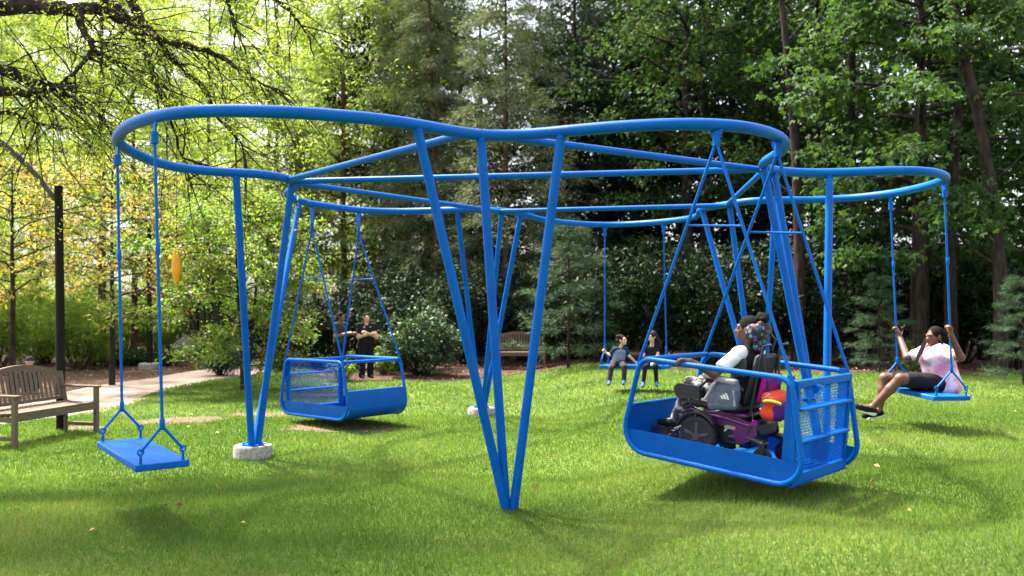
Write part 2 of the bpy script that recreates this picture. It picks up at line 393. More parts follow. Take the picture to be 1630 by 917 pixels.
for a, b in (((-2.66, 10.15), (-0.42, 7.43)), ((-0.10, 7.52), (2.74, 9.38)), ((2.76, 9.44), (3.16, 12.66)), ((3.14, 12.70), (-0.30, 13.52)), ((-0.22, 13.46), (-2.62, 10.36)), ((-2.62, 10.24), (2.70, 9.34))):
    MB().rod((a[0], a[1], RZ - .012), (b[0], b[1], RZ - .012), 0.035, n=16).build('cross_tube', M['blue'], frame)
TRI = [((-0.02, 7.56), .0, [(-0.78, 7.09), (-0.27, 7.50), (0.42, 7.36)]),
       ((-3.10, 10.3), .15, [(-3.09, 9.64), (-2.62, 10.25), (-3.03, 12.25)]),
       ((-0.51, 14.4), .11, [(-0.85, 13.40), (-0.16, 13.54), (0.14, 13.95)]),
       ((3.61, 12.5), .05, [(2.94, 13.30), (3.19, 12.62), (3.72, 12.16)]),
       ((3.28, 9.0), .05, [(2.65, 9.07), (2.88, 9.46), (3.56, 9.65)])]
for bi, ((bx, by), cz, tops) in enumerate(TRI):
    gz = ground_z(bx, by)
    top_z = gz + cz if cz else gz - .05
    cen = Vector((bx, by, top_z))
    for tx, ty in tops:
        d = Vector((tx - bx, ty - by, 0)); off = d.normalized() * (0.062 if cz else 0.03)
        a_, b_ = cen + off + Vector((0, 0, .01)), Vector((tx, ty, RZ - .03))
        lg_ = MB().rod(a_, b_, 0.040, n=16).build('leg', M['blue'], frame)
        zd = (b_ - a_).normalized(); xd = zd.orthogonal().normalized(); Mw = Matrix((xd, zd.cross(xd), zd)).transposed()
        MB().torus(b_ - zd * .026, Mw, .041, .006, 16, 6).build('weld_bead', M['blue'], lg_)
    if cz:
        f = MB().lathe([(.225, -.2), (.228, cz - .02), (.213, cz)], 36, (bx, by, gz)).build('footing', M['concrete'], frame)
        MB().lathe([(.13, cz + .0), (.13, cz + .014)], 32, (bx, by, gz + .001)).build('base_plate', M['blue'], f)
        for k in range(6): MB().lathe([(.012, cz + .014), (.012, cz + .030)], 6, (bx + .108 * math.cos(k * 1.047 + .4), by + .108 * math.sin(k * 1.047 + .4), gz + .002)).build('bolt', M['blue'], f)

# ================================================================== plank swings
def plank_swing(name, label, P1, P2, S1, S2, width, rope_low=0.30, group='flat plank swings'):
    """P1,P2 on the ring (x,y); S1,S2 the seat-top ends (x,y,z)"""
    S1, S2 = Vector(S1), Vector(S2); mid = (S1 + S2) / 2
    t = thing(name, label, 'swing', (mid.x, mid.y, mid.z), group)
    ax = (S2 - S1).normalized(); side = ax.cross(Vector((0, 0, 1))).normalized(); up = side.cross(ax)
    Mx = Matrix((ax, side, up)).transposed()
    L = (S2 - S1).length
    MB().box(mid - up * .03, (L + .05, width, .055), Mx, bev=.008).build('seat', M['blue'], t)
    for P, S, e in ((P1, S1, -1), (P2, S2, 1)):
        top = Vector((P[0], P[1], RZ - .042)); low = S + up * rope_low; dn = (low - top).normalized()
        h = MB()
        Mh = Matrix((side, ax, up)).transposed()
        h.prism([(-.05, .02), (.05, .02), (.05, -.02), (.02, -.10), (-.02, -.10), (-.05, -.02)], -.008, .008, Matrix((ax, up, side)).transposed(), top)
        h.tube([top - up * .08, top - up * .16], [.03, .028], 10)
        h.lathe([(.0, -.035), (.03, -.02), (.03, .02), (.0, .035)], 10, top - up * .15)
        h.build('hanger', M['blue'], t)
        rd = MB().rod(top - up * .13, low, .0125, n=10)
        rd.lathe([(.012, -.05), (.019, -.04), (.019, .04), (.012, .05)], 10, top + dn * (top - low).length * .42)
        rd.lathe([(.012, -.05), (.021, -.035), (.021, .03), (.012, .05)], 10, low)
        rd.build('rope', M['blue'], t)
        for s_ in (-1, 1):
            foot = S + side * s_ * (width / 2 - .045) + up * .09
            MB().rod(low - up * .02, foot, .0115, n=8).build('bridle_rod', M['blue'], t)
            eb = MB(); d = (foot - low).normalized()
            Mt = Matrix((d, ax.cross(d).normalized(), ax)).transposed()
            eb.torus(foot + d * .0, Mt, .022, .007, 14, 6)
            eb.torus(foot - up * .035, Matrix((ax, up, side)).transposed(), .02, .007, 14, 6)
            eb.rod(foot - up * .05, foot - up * .10, .012, n=8)
            eb.build('eye_bolt', M['blue'], t)
    return t
plank_swing('plank_swing', 'empty blue plank swing hanging beside the wooden bench', (-3.58, 7.81), (-2.81, 6.77), at(194, 699, 7.81), at(258, 735, 6.77), .41)
plank_swing('plank_swing', 'blue plank swing carrying the woman in the pink top', (5.03, 11.43), (5.10, 10.14), at(1428, 612, 11.40), at(1514, 630, 10.20), .46, .32)
SWD1, SWD2 = at(963, 580, 15.86), at(1061, 582, 15.35)
plank_swing('plank_swing', 'far blue plank swing with two small children sitting on it', (1.71, 15.86), (2.69, 15.28), SWD1, SWD2, .46)

# ================================================================== basket swings for wheelchairs
def basket(label, fwd, centre, tilt, apex, hang_top, group='blue wheelchair platform swings'):
    """local x towards the closed end, y to the left of that, z up; floor at z=0"""
    f = Vector((fwd[0], fwd[1], 0)).normalized(); l = Vector((-f.y, f.x, 0))
    rot = Matrix((f, l, Vector((0, 0, 1)))).transposed() @ Matrix.Rotation(-tilt, 3, 'Y')
    mw = Matrix.Translation(centre) @ rot.to_4x4()
    t = thing('platform_swing', label, 'swing', matrix=mw, group=group); inv = mw.inverted()
    W = 1.08; hw = W / 2
    outline = fillet([(-.86, 0), (.86, 0), (.69, .82), (-.69, .82)], [.20, .22, .13, .13], 7)
    for s_ in (-1, 1):
        MB().tube([(x, s_ * hw, z) for x, z in outline], .0235, 12, closed=True).build('side_frame', M['blue'], t)
        lo = [(x, z) for x, z in outline if z < .2]
        # lower part of the outline up to z=.19, as a plate
        xr = .86 - (.19 / .82) * .17
        poly = [(-xr, .19)] + sorted([p for p in lo if p[0] < -.3 and p[1] < .19], key=lambda p: -p[1]) + sorted([p for p in lo if p[0] > .3 and p[1] < .19], key=lambda p: p[1]) + [(xr, .19)]
        MB().prism(poly, -.004, .004, Matrix(((1, 0, 0), (0, 0, -1), (0, 1, 0))), (0, s_ * (hw - .012), .0)).build('side_panel', M['blue_panel'], t, smooth=0)
        # tall post plate beside the gate
        MB().box((-.665, s_ * (hw - .045), .44), (.06, .008, .80)).build('post_plate', M['blue_panel'], t)
    prof = [(-.80, -.012)] + [(x, z) for x, z in outline if x > .5 and z < .2]
    prof = sorted([p for p in prof], key=lambda p: (p[1] > .05, p[0] if p[1] < .05 else p[1]))
    prof = [(-.745, -.008)] + [(x, z) for x, z in [(.64 + .2 * math.sin(a), .2 - .2 * math.cos(a)) for a in [R(10 * k) for k in range(0, 9)]]] + [(.785, .40)]
    MB().sheet(prof, -hw + .01, hw - .01, .008).build('floor', M['blue_panel'], t, smooth=35)
    MB().rod((.69 - .02, -hw, .815), (.69 - .02, hw, .815), .0225).build('end_rail', M['blue'], t)
    MB().rod((.772, -hw, .40), (.772, hw, .40), .012).build('edge_bar', M['blue'], t)
    # tread bars on the floor near the gate
    tr = MB()
    for k in range(6): tr.box((-.66 + .055 * k, 0, .012), (.02, W - .2, .012))
    tag(tr.build('tread_bars', M['blue'], t, smooth=0), kind='stuff')
    # the ramp gate
    gx = -.72; gw = W - .05; gh = .81
    g = MB()
    for s_ in (-1, 1): g.box((gx, s_ * (gw / 2 - .0225), gh / 2), (.045, .045, gh), bev=.004)
    g.box((gx, 0, gh - .03), (.041, gw - .091, .06), bev=.004); g.box((gx, 0, .04), (.041, gw - .091, .08), bev=.004)
    gate = g.build('gate', M['blue'], t, smooth=0)
    for zc in (.335, .585):
        MB().box((gx - .016, 0, zc), (.075, gw - .094, .02), bev=.003).build('shelf_bar', M['blue'], gate, smooth=0)
    for z0, z1 in ((.08, .325), (.345, .575), (.595, .75)):
        mm = MB(); y0, y1 = -(gw / 2 - .045), gw / 2 - .045; hgt = z1 - z0; pitch = .026
        for dirn in (-1, 1):
            sl = .55
            y = y0 - hgt * sl
            while y < y1 + hgt * sl:
                a = [y, z0]; b_ = [y + dirn * hgt * sl, z1]
                # clip to the pane in y
                pts = []
                for (ya, za, yb, zb) in ((a[0], a[1], b_[0], b_[1]),):
                    t0, t1 = 0.0, 1.0; dy = yb - ya
                    for bound, sgn in ((y0, 1), (y1, -1)):
                        q0 = sgn * (ya - bound); q1 = sgn * (yb - bound)
                        if q0 < 0 and q1 < 0: t0, t1 = 1, 0
                        elif q0 < 0: t0 = max(t0, q0 / (q0 - q1))
                        elif q1 < 0: t1 = min(t1, q0 / (q0 - q1))
                    if t1 - t0 > .03:
                        mm.tube([(gx + dirn * .0015, ya + dy * t0, za + (zb - za) * t0), (gx + dirn * .0015, ya + dy * t1, za + (zb - za) * t1)], .0022, 4, caps=False)
                y += pitch
        tag(mm.build('mesh_panel', M['blue'], gate, smooth=0), kind='stuff')
    la = MB(); la.tube([(gx - .06, -.08 + .38, .655), (gx - .075, -.02 + .38, .665), (gx - .075, .22, .73)], .011, 8); la.box((gx - .04, .22, .73), (.05, .05, .07), bev=.006); la.box((gx - .04, .40, .66), (.05, .06, .03), bev=.004)
    la.build('latch', M['blue'], gate)
    # suspension: two A-frames
    for s_, ap, ht in ((-1, apex[0], hang_top[0]), (1, apex[1], hang_top[1])):
        A = inv @ Vector(ap); T = inv @ Vector(ht)
        ends = []
        for e in (-1, 1):
            E_ = Vector((e * .715, s_ * hw, .765)); ends.append(E_)
            MB().rod(A, E_, .0135, n=10).build('suspension_rod', M['blue'], t)
        k = .36
        MB().rod(A.lerp(ends[0], k), A.lerp(ends[1], k), .0095, n=8).build('spreader', M['blue'], t)
        h = MB(); d = (A - T); zax = d.normalized(); xa = Vector((1, 0, 0)); ya = zax.cross(xa).normalized(); xa = ya.cross(zax)
        Mh = Matrix((xa, zax, ya)).transposed(); Ln = d.length
        h.prism([(-.055, 0), (.055, 0), (.05, Ln * .3), (.025, Ln * .85), (-.025, Ln * .85), (-.05, Ln * .3)], -.009, .009, Mh, T)
        h.tube([A - zax * .09, A + zax * .03], [.024, .03], 10)
        h.torus(A + zax * .0, Matrix((xa, zax, ya)).transposed(), .03, .011, 14, 6)
        h.build('hanger', M['blue'], t)
    return t, mw
B1, MW1 = basket('blue platform swing holding the girl in the purple wheelchair', (-.73, .68), Vector((1.95, 7.46, .47)), R(4.2),
                 [(2.33, 7.56, 3.13), (1.68, 7.08, 3.14)], [(2.33, 7.56, RZ - .045), (1.68, 7.08, RZ - .045)])
B2, MW2 = basket('empty blue platform swing near the two standing people', (.75, -.66), Vector((-2.55, 13.0, .17)), R(0.5),
                 [(-2.93, 12.62, 2.92), (-2.39, 13.42, 2.92)], [(-2.93, 12.62, RZ - .045), (-2.39, 13.42, RZ - .045)])

# ================================================================== figures: smooth solid bodies from blended round cones
def sdf_mesh(name, prims, vox, k=.02, clips=(), mat=None):
    """prims: ('c',a,b,ra,rb) round cone or ('e',centre,radii,M) ellipsoid; clips: (point, outward normal)"""
    lo = np.full(3, 1e9); hi = -lo; boxes = []
    for p in prims:
        if p[0] == 'c':
            a, b = np.array(p[1]), np.array(p[2]); r = max(p[3], p[4]); l_, h_ = np.minimum(a, b) - r, np.maximum(a, b) + r
        else:
            r = max(p[2]); l_, h_ = np.array(p[1]) - r, np.array(p[1]) + r
        boxes.append((l_, h_)); lo = np.minimum(lo, l_); hi = np.maximum(hi, h_)
    lo = lo - 3 * vox; N = np.ceil((hi + 3 * vox - lo) / vox).astype(int) + 1
    D = np.full(N, 9.0, dtype=np.float32)
    mg = k + 3 * vox
    for p, (l_, h_) in zip(prims, boxes):
        i0 = np.maximum(0, np.floor((l_ - mg - lo) / vox).astype(int)); i1 = np.minimum(N, np.ceil((h_ + mg - lo) / vox).astype(int) + 1)
        gx, gy, gz = (lo[a] + vox * np.arange(i0[a], i1[a]) for a in range(3))
        X = gx[:, None, None].astype(np.float32); Y = gy[None, :, None].astype(np.float32); Z = gz[None, None, :].astype(np.float32)
        if p[0] == 'c':
            a, b = np.array(p[1]), np.array(p[2]); ab = b - a; L2 = max(1e-9, float(ab @ ab))
            t = np.clip(((X - a[0]) * ab[0] + (Y - a[1]) * ab[1] + (Z - a[2]) * ab[2]) / L2, 0, 1)
            d = np.sqrt((X - a[0] - t * ab[0]) ** 2 + (Y - a[1] - t * ab[1]) ** 2 + (Z - a[2] - t * ab[2]) ** 2) - (p[3] + (p[4] - p[3]) * t)
        else:
            c = p[1]; Rm = np.array(p[3].transposed()) if len(p) > 3 and p[3] is not None else np.eye(3)
            q = [(Rm[i][0] * (X - c[0]) + Rm[i][1] * (Y - c[1]) + Rm[i][2] * (Z - c[2])) for i in range(3)]
            r = p[2]; k0 = np.sqrt(sum((q[i] / r[i]) ** 2 for i in range(3))); k1 = np.sqrt(sum((q[i] / r[i] ** 2) ** 2 for i in range(3))) + 1e-6
            d = k0 * (k0 - 1) / k1
        s_ = (slice(i0[0], i1[0]), slice(i0[1], i1[1]), slice(i0[2], i1[2])); A = D[s_]
        h = np.clip(.5 + .5 * (A - d) / k, 0, 1); D[s_] = A * (1 - h) + d * h - k * h * (1 - h)
    if clips:
        X = (lo[0] + vox * np.arange(N[0]))[:, None, None]; Y = (lo[1] + vox * np.arange(N[1]))[None, :, None]; Z = (lo[2] + vox * np.arange(N[2]))[None, None, :]
        for cl in clips:
            pt, nn = cl[0], cl[1]
            pl = (X - pt[0]) * nn[0] + (Y - pt[1]) * nn[1] + (Z - pt[2]) * nn[2]
            if len(cl) > 2:      # only near cl[2] (centre) within radius cl[3]
                near = ((X - cl[2][0]) ** 2 + (Y - cl[2][1]) ** 2 + (Z - cl[2][2]) ** 2) < cl[3] ** 2
                D = np.where(near, np.maximum(D, pl), D).astype(np.float32)
            else: D = np.maximum(D, pl).astype(np.float32)
    ins = D < 0
    cn = np.zeros(np.array(N) - 1, dtype=np.int8)
    offs = [(i, j, k_) for i in (0, 1) for j in (0, 1) for k_ in (0, 1)]
    sl = lambda o, ax: slice(o, N[ax] - 1 + o)
    for o in offs: cn += ins[sl(o[0], 0), sl(o[1], 1), sl(o[2], 2)]
    act = np.argwhere((cn > 0) & (cn < 8))
    vid = np.full(cn.shape, -1, dtype=np.int32); vid[tuple(act.T)] = np.arange(len(act))
    acc = np.zeros((len(act), 3)); cnt = np.zeros(len(act))
    for o in offs:
        for ax in range(3):
            if o[ax]: continue
            o2 = list(o); o2[ax] = 1
            d0 = D[act[:, 0] + o[0], act[:, 1] + o[1], act[:, 2] + o[2]]; d1 = D[act[:, 0] + o2[0], act[:, 1] + o2[1], act[:, 2] + o2[2]]
            ms = (d0 < 0) != (d1 < 0); t = np.where(ms, d0 / np.where(ms, d0 - d1, 1), 0)
            p = np.tile(np.array(o, float), (len(act), 1)); p[:, ax] = t
            acc[ms] += p[ms]; cnt[ms] += 1
    V = lo + vox * (act + acc / np.maximum(cnt, 1)[:, None])
    Q = []
    for ax in range(3):
        b, c = [(1, 2), (2, 0), (0, 1)][ax]
        s0 = [slice(None)] * 3; s1 = [slice(None)] * 3; s0[ax] = slice(0, N[ax] - 1); s1[ax] = slice(1, N[ax])
        A = ins[tuple(s0)]; B_ = ins[tuple(s1)]
        for flip, ms in ((False, A & ~B_), (True, ~A & B_)):
            e = np.argwhere(ms); e = e[(e[:, b] > 0) & (e[:, c] > 0)]
            if not len(e): continue
            q = []
            for db, dc in ((-1, -1), (0, -1), (0, 0), (-1, 0)):
                f = e.copy(); f[:, b] += db; f[:, c] += dc; q.append(vid[f[:, 0], f[:, 1], f[:, 2]])
            q = np.stack(q, 1); Q.append(q[:, ::-1] if flip else q)
    return fast_mesh(name, V, np.concatenate(Q), mat, smooth=True)
def v3(x): return Vector(x)
def cone(a, b, ra, rb): return ('c', tuple(a), tuple(b), ra, rb)
def ell(c, r, Mx=None): return ('e', tuple(c), tuple(r), Mx)
def frame_of(fwd, up=Vector((0, 0, 1))):
    f = Vector(fwd).normalized(); r = f.cross(Vector(up)).normalized(); u = r.cross(f)
    return f, r, u, Matrix((r, f, u)).transposed()
def hand_prims(wr, d, pn, side, s=1.0, curl=.6):
    """wr wrist, d hand direction, pn palm normal (fingers curl that way), side: direction of the thumb"""
    d = Vector(d).normalized(); pn = Vector(pn); pn = (pn - d * pn.dot(d)).normalized(); th = d.cross(pn).normalized()
    if th.dot(Vector(side)) < 0: th = -th
    P = []; wr = Vector(wr)
    for k in (-1, 0, 1): P.append(cone(wr + th * .008 * k * s, wr + d * .075 * s + th * .024 * k * s, .017 * s, .015 * s))
    for i, ln in enumerate((.068, .078, .072, .056)):
        b0 = wr + d * .08 * s + th * (.030 - .020 * i) * s; q = b0; an = 0
        for j, fr in enumerate((.45, .32, .25)):
            an += curl * (0.75 if j == 0 else 1.0)
            nd = d * math.cos(an) + pn * math.sin(an); e = q + nd * ln * fr * s; P.append(cone(q, e, .0088 * s, .0080 * s)); q = e
    b0 = wr + d * .025 * s + th * .022 * s; b1 = b0 + (d * .55 + th * .65 + pn * .35).normalized() * .036 * s; b2 = b1 + (d * .8 + th * .1 + pn * .6 * curl).normalized() * .032 * s
    P += [cone(b0, b1, .012 * s, .010 * s), cone(b1, b2, .010 * s, .008 * s)]
    return P
def head_prims(c, fwd, s=1.0, up=(0, 0, 1), female=True):
    f, r, u, Mx = frame_of(fwd, Vector(up)); c = Vector(c)
    P = [ell(c + u * .022 * s - f * .012 * s, (.074 * s, .094 * s, .098 * s), Mx),          # skull
         ell(c - u * .045 * s + f * .030 * s, (.056 * s, .060 * s, .068 * s), Mx),           # jaw
         ell(c - u * .085 * s + f * .062 * s, (.026 * s, .022 * s, .020 * s), Mx),           # chin
         ell(c - u * .018 * s + f * .055 * s + r * .032 * s, (.028 * s, .026 * s, .026 * s), Mx), ell(c - u * .018 * s + f * .055 * s - r * .032 * s, (.028 * s, .026 * s, .026 * s), Mx),   # cheeks
         cone(c + u * .012 * s + f * .088 * s, c - u * .024 * s + f * .106 * s, .010 * s, .014 * s),   # nose
         ell(c - u * .026 * s + f * .094 * s, (.020 * s, .014 * s, .010 * s), Mx),
         ell(c - u * .054 * s + f * .083 * s, (.026 * s, .014 * s, .007 * s), Mx), ell(c - u * .066 * s + f * .081 * s, (.022 * s, .014 * s, .008 * s), Mx),     # lips
         cone(c + u * .028 * s + f * .080 * s + r * .040 * s, c + u * .032 * s + f * .087 * s + r * .012 * s, .010 * s, .010 * s), cone(c + u * .028 * s + f * .080 * s - r * .040 * s, c + u * .032 * s + f * .087 * s - r * .012 * s, .010 * s, .010 * s)]  # brows
    for k in (-1, 1): P.append(ell(c - f * .004 * s + r * .078 * s * k - u * .004 * s, (.012 * s, .022 * s, .032 * s), Mx))
    return P
def skin_mat(name, col):
    m, n, b, o = new_mat(name)
    vary(n, b, [tuple(c * .85 for c in col), tuple(min(1, c * 1.12) for c in col)], 25)
    set_in(b, Roughness=.5, Specular_IOR_Level=.4)
    b.inputs['Subsurface Weight'].default_value = .12; b.inputs['Subsurface Scale'].default_value = .01
    b.inputs['Subsurface Radius'].default_value = (1, .35, .2)
    return m
M['skin_dark'] = skin_mat('skin_dark', (.125, .056, .033)); M['skin_brown'] = skin_mat('skin_brown', (.22, .11, .07)); M['skin_fair'] = skin_mat('skin_fair', (.62, .38, .28))
M['skin_olive'] = skin_mat('skin_olive', (.40, .22, .15))
def cloth(name, col, var=.18, scale=18, bump=.35): return simple(name, col, .9, var=var, scale=scale, bump=bump, spec=.15, bscale=28)
M['hair_black'] = simple('hair_black', (.006, .005, .005), .75, spec=.12, var=.5, scale=70, bump=.7, bscale=120); M['hair_brown'] = simple('hair_brown', (.040, .018, .010), .7, spec=.15, var=.5, scale=60, bump=.7, bscale=110)
M['eye'] = simple('eye', (.015, .01, .008), .2); M['lips'] = simple('lips', (.25, .07, .06), .5)
M['white_cloth'] = cloth('white_cloth', (.72, .71, .69)); M['black_cloth'] = cloth('black_cloth', (.012, .012, .014)); M['char_cloth'] = cloth('charcoal_cloth', (.045, .045, .05))
M['navy'] = cloth('navy_cloth', (.018, .03, .075)); M['blue_grey'] = cloth('blue_grey_cloth', (.16, .22, .32)); M['grey_cloth'] = cloth('grey_cloth', (.30, .30, .31)); M['grape'] = cloth('grape_cloth', (.035, .03, .04))
M['sole'] = simple('white_sole', (.7, .7, .68), .7); M['shoe_blue'] = cloth('shoe_blue', (.06, .09, .28)); M['cap'] = cloth('cap_cloth', (.05, .05, .055)); M['pink'] = cloth('pink_cloth', (.75, .12, .25))
# camouflage trousers
m, n, b, o = new_mat('camouflage'); tc = n.nodes.new('ShaderNodeTexCoord')
_, cr = ramp_noise(n, tc.outputs['Object'], 16, [(.40, (.04, .04, .045)), (.48, (.16, .16, .165)), (.56, (.32, .32, .325)), (.60, (.5, .5, .49))], 2)
cr.color_ramp.interpolation = 'CONSTANT'; n.links.new(cr.outputs[0], b.inputs['Base Color']); set_in(b, Roughness=.9, Specular_IOR_Level=.15); M['camo'] = m
# tie-dye top
m, n, b, o = new_mat('tie_dye'); tc = n.nodes.new('ShaderNodeTexCoord')
_, cr = ramp_noise(n, tc.outputs['Object'], 3.2, [(.34, (.62, .20, .33)), (.43, (.70, .38, .48)), (.50, (.76, .62, .68)), (.57, (.70, .42, .52)), (.64, (.60, .20, .33))], 3)
_, c2 = ramp_noise(n, tc.outputs['Object'], 11, [(.58, (0, 0, 0)), (.64, (1, 1, 1))], 4)
blu = n.nodes.new('ShaderNodeRGB'); blu.outputs[0].default_value = (.17, .20, .48, 1)
sx = n.nodes.new('ShaderNodeSeparateXYZ'); n.links.new(tc.outputs['Object'], sx.inputs[0])
mr = n.nodes.new('ShaderNodeMapRange'); mr.inputs['From Min'].default_value = .12; mr.inputs['From Max'].default_value = .34; mr.inputs['To Min'].default_value = 1; mr.inputs['To Max'].default_value = 0
n.links.new(sx.outputs['Z'], mr.inputs['Value'])
ml = n.nodes.new('ShaderNodeMath'); ml.operation = 'MULTIPLY'; n.links.new(mr.outputs[0], ml.inputs[0]); n.links.new(c2.outputs[0], ml.inputs[1])
n.links.new(mixc(n, ml.outputs[0], cr.outputs[0], blu.outputs[0]), b.inputs['Base Color']); set_in(b, Roughness=.9, Specular_IOR_Level=.15); M['tie_dye'] = m

class Figure:
    def __init__(s, label, base, vox=.008, matrix=None):
        s.t = thing('person', label, 'person', base, matrix=matrix); s.vox = vox; s.o = ORG[s.t]
    def sh(s, prims):
        o = s.o; out = []
        for p in prims:
            if p[0] == 'c': out.append(('c', tuple(Vector(p[1]) - o), tuple(Vector(p[2]) - o), p[3], p[4]))
            else: out.append(('e', tuple(Vector(p[1]) - o), p[2], p[3] if len(p) > 3 else None))
        return out
    def part(s, name, prims, mat, vox=None, k=.02, clips=(), parent=None):
        o = s.o; cl = []
        for c in clips:
            c = list(c); c[0] = tuple(Vector(c[0]) - o)
            if len(c) > 2: c[2] = tuple(Vector(c[2]) - o)
            cl.append(c)
        me = sdf_mesh(name, s.sh(prims), vox or s.vox, k, cl, mat); ob = link(name, me, parent or s.t); ORG[ob] = o
        return ob
    def eyes(s, c, fwd, sc_=1.0, up=(0, 0, 1)):
        f, r, u, Mx = frame_of(fwd, Vector(up)); c = Vector(c)
        for k in (-1, 1):
            MB().lathe([(.0, -.010 * sc_), (.008 * sc_, -.005 * sc_), (.010 * sc_, 0), (.008 * sc_, .005 * sc_), (0, .010 * sc_)], 10, c + u * .010 * sc_ + f * .084 * sc_ + r * .034 * sc_ * k).build('eye', M['eye'], s.t)
def shoe(fig, ankle, toe, r, mat, sole=None, up=Vector((0, 0, 1))):
    a, t = Vector(ankle), Vector(toe); d = (t - a).normalized(); n_ = (up - d * up.dot(d)).normalized()
    heel = a - d * r * .6 - n_ * r * .75
    ob = fig.part('shoe', [cone(a, a - n_ * r * .4, r * .95, r * .9), cone(heel, t, r * .85, r * .72), cone(a - n_ * r * .2, t - d * r * 1.2, r * .9, r * .7)], mat, k=.012)
    if sole is not None:
        fig.part('sole', [cone(heel - n_ * r * .62 + d * r * .1, t - n_ * r * .5, r * .8, r * .66)], sole, k=.01, parent=ob,
                 clips=[(tuple(heel - n_ * r * .5), tuple(n_))])

def adult_torso(pel, che, side, w, d=.0):
    side = Vector(side); pel, che = Vector(pel), Vector(che)
    mid = pel.lerp(che, .5); P = []
    for k in (-1, 1):
        P += [cone(pel + side * .075 * w * k, mid + side * .06 * w * k, .108 * w, .098 * w), cone(mid + side * .06 * w * k, che + side * .075 * w * k, .098 * w, .105 * w)]
    return P

# ------------------------------------------------------------------ woman on the right-hand swing
def woman_on_swing():
    Y = 10.75
    base = at(1500, 632, Y); fg = Figure('woman in a pink tie-dye top and black skirt riding a swing', tuple(base), .0075)
    pel = at(1501, 610, Y); che = at(1489, 566, Y); side = Vector((.12, -1, 0)).normalized()     # towards the camera = her left
    sL, sR = che + side * .185 + Vector((.03, 0, .03)), che - side * .185 + Vector((-.04, 0, .03))
    hd = at(1487, 536, Y); fwd = Vector((-.93, -.32, -.05))
    eL, wL = at(1529, 569, 10.25), at(1514, 534, 10.17)
    eR, wR = at(1444, 569, 11.0), at(1431, 534, 11.35)
    hL, hR = pel + side * .10, pel - side * .10
    kL, aL, tL = at(1433, 603, Y - .18), at(1388, 649, Y - .05), at(1364, 647, Y - .02)
    kR, aR, tR = at(1408, 602, Y + .15), at(1399, 654, Y + .12), at(1376, 662, Y + .06)
    w = 1.36
    torso = adult_torso(pel, che, side, w)
    body = list(torso)
    body += [cone(che + Vector((0, 0, .05)), hd - Vector((-.01, 0, .07)), .06, .052)]
    body += head_prims(hd, fwd, 1.02)
    body += [cone(sL, eL, .058, .048), cone(eL, wL, .046, .030), cone(sR, eR, .058, .048), cone(eR, wR, .046, .030)]
    body += hand_prims(wL, (wL - eL) * .3 + Vector((0, 0, 1)), (-1, .2, 0), (0, 0, 1), 1, .85) + hand_prims(wR, Vector((-.2, .1, 1)), (-1, .2, 0), (0, 0, 1), 1, .85)
    for h_, k_, a_ in ((hL, kL, aL), (hR, kR, aR)): body += [cone(h_, k_, .105, .068), cone(k_, k_.lerp(a_, .35), .064, .062), cone(k_.lerp(a_, .35), a_, .062, .040)]
    body += [cone(aL, tL, .04, .03), cone(aR, tR, .04, .03)]
    fg.part('body', body, M['skin_dark'], k=.022)
    top = [(p[0], p[1], p[2], p[3] + .016, p[4] + .016) for p in torso] + [cone(che + side * .03, che - side * .03, .145, .145)]
    top += [cone(sL, sL.lerp(eL, .62), .076, .07), cone(sR, sR.lerp(eR, .55), .076, .07), cone(pel + Vector((.05, 0, -.04)), pel + Vector((.02, 0, .05)), .13, .13)]
    top += [cone(che + Vector((-.09, -.09, -.02)), che + Vector((-.09, .09, -.02)), .085, .085)]
    nk = che + Vector((-.03, 0, .13))
    fg.part('top', top, M['tie_dye'], k=.04, clips=[(nk, (-.35, -.1, .93), nk, .12)])
    sk = [cone(h_, h_.lerp(k_, .80), .118, .090) for h_, k_ in ((hL, kL), (hR, kR))] + [cone(hL.lerp(kL, .15), hR.lerp(kR, .15), .115, .115), cone(hL.lerp(kL, .45), hR.lerp(kR, .45), .10, .10), cone(hL.lerp(kL, .7), hR.lerp(kR, .7), .08, .08), cone(pel, pel + Vector((0, 0, .05)), .14, .13)]
    fg.part('skirt', sk, M['black_cloth'], k=.04)
    shoe(fg, aL, tL, .047, M['black_cloth'], M['sole'], Vector((.35, -.1, 1))); shoe(fg, aR, tR, .047, M['black_cloth'], M['sole'], Vector((.4, -.15, 1)))
    f, r, u, Mx = frame_of(fwd)
    hair = [ell(hd + u * .030 - f * .022, (.088, .10, .103), Mx), ell(hd - f * .055 - u * .02, (.085, .07, .10), Mx)]
    hb = fg.part('hair', hair, M['hair_black'], .007, k=.02, clips=[(hd + f * .062 + u * .02, f * .75 + u * -.66)])
    for k, (a_, b2_, c_) in enumerate([((1477, 534, 10.84), (1463, 556, 10.80), (1455, 584, 10.74)), ((1478, 536, 10.82), (1466, 560, 10.76), (1459, 578, 10.70)),
                                        ((1500, 530, 10.80), (1508, 552, 10.90), (1512, 596, 10.92)), ((1503, 527, 10.76), (1516, 552, 10.88), (1520, 600, 10.92)), ((1497, 540, 10.62), (1503, 556, 10.55), (1504, 576, 10.56)), ((1505, 535, 10.82), (1520, 560, 10.92), (1524, 592, 10.95)), ((1499, 522, 10.70), (1511, 545, 10.62), (1512, 574, 10.80))]):
        MB().tube(bez(at(*a_), at(*b2_), at(*c_), 10), [.014] * 8 + [.012, .009, .005], 7).build('braid', M['hair_black'], hb)
    fg.eyes(hd, fwd, 1.02)
    MB().tube(bez(che + Vector((-.08, -.10, .10)), che + Vector((-.17, -.03, .02)), che + Vector((-.08, .09, .10)), 10), .004, 6).build('necklace', M['black'], fg.t)
woman_on_swing()

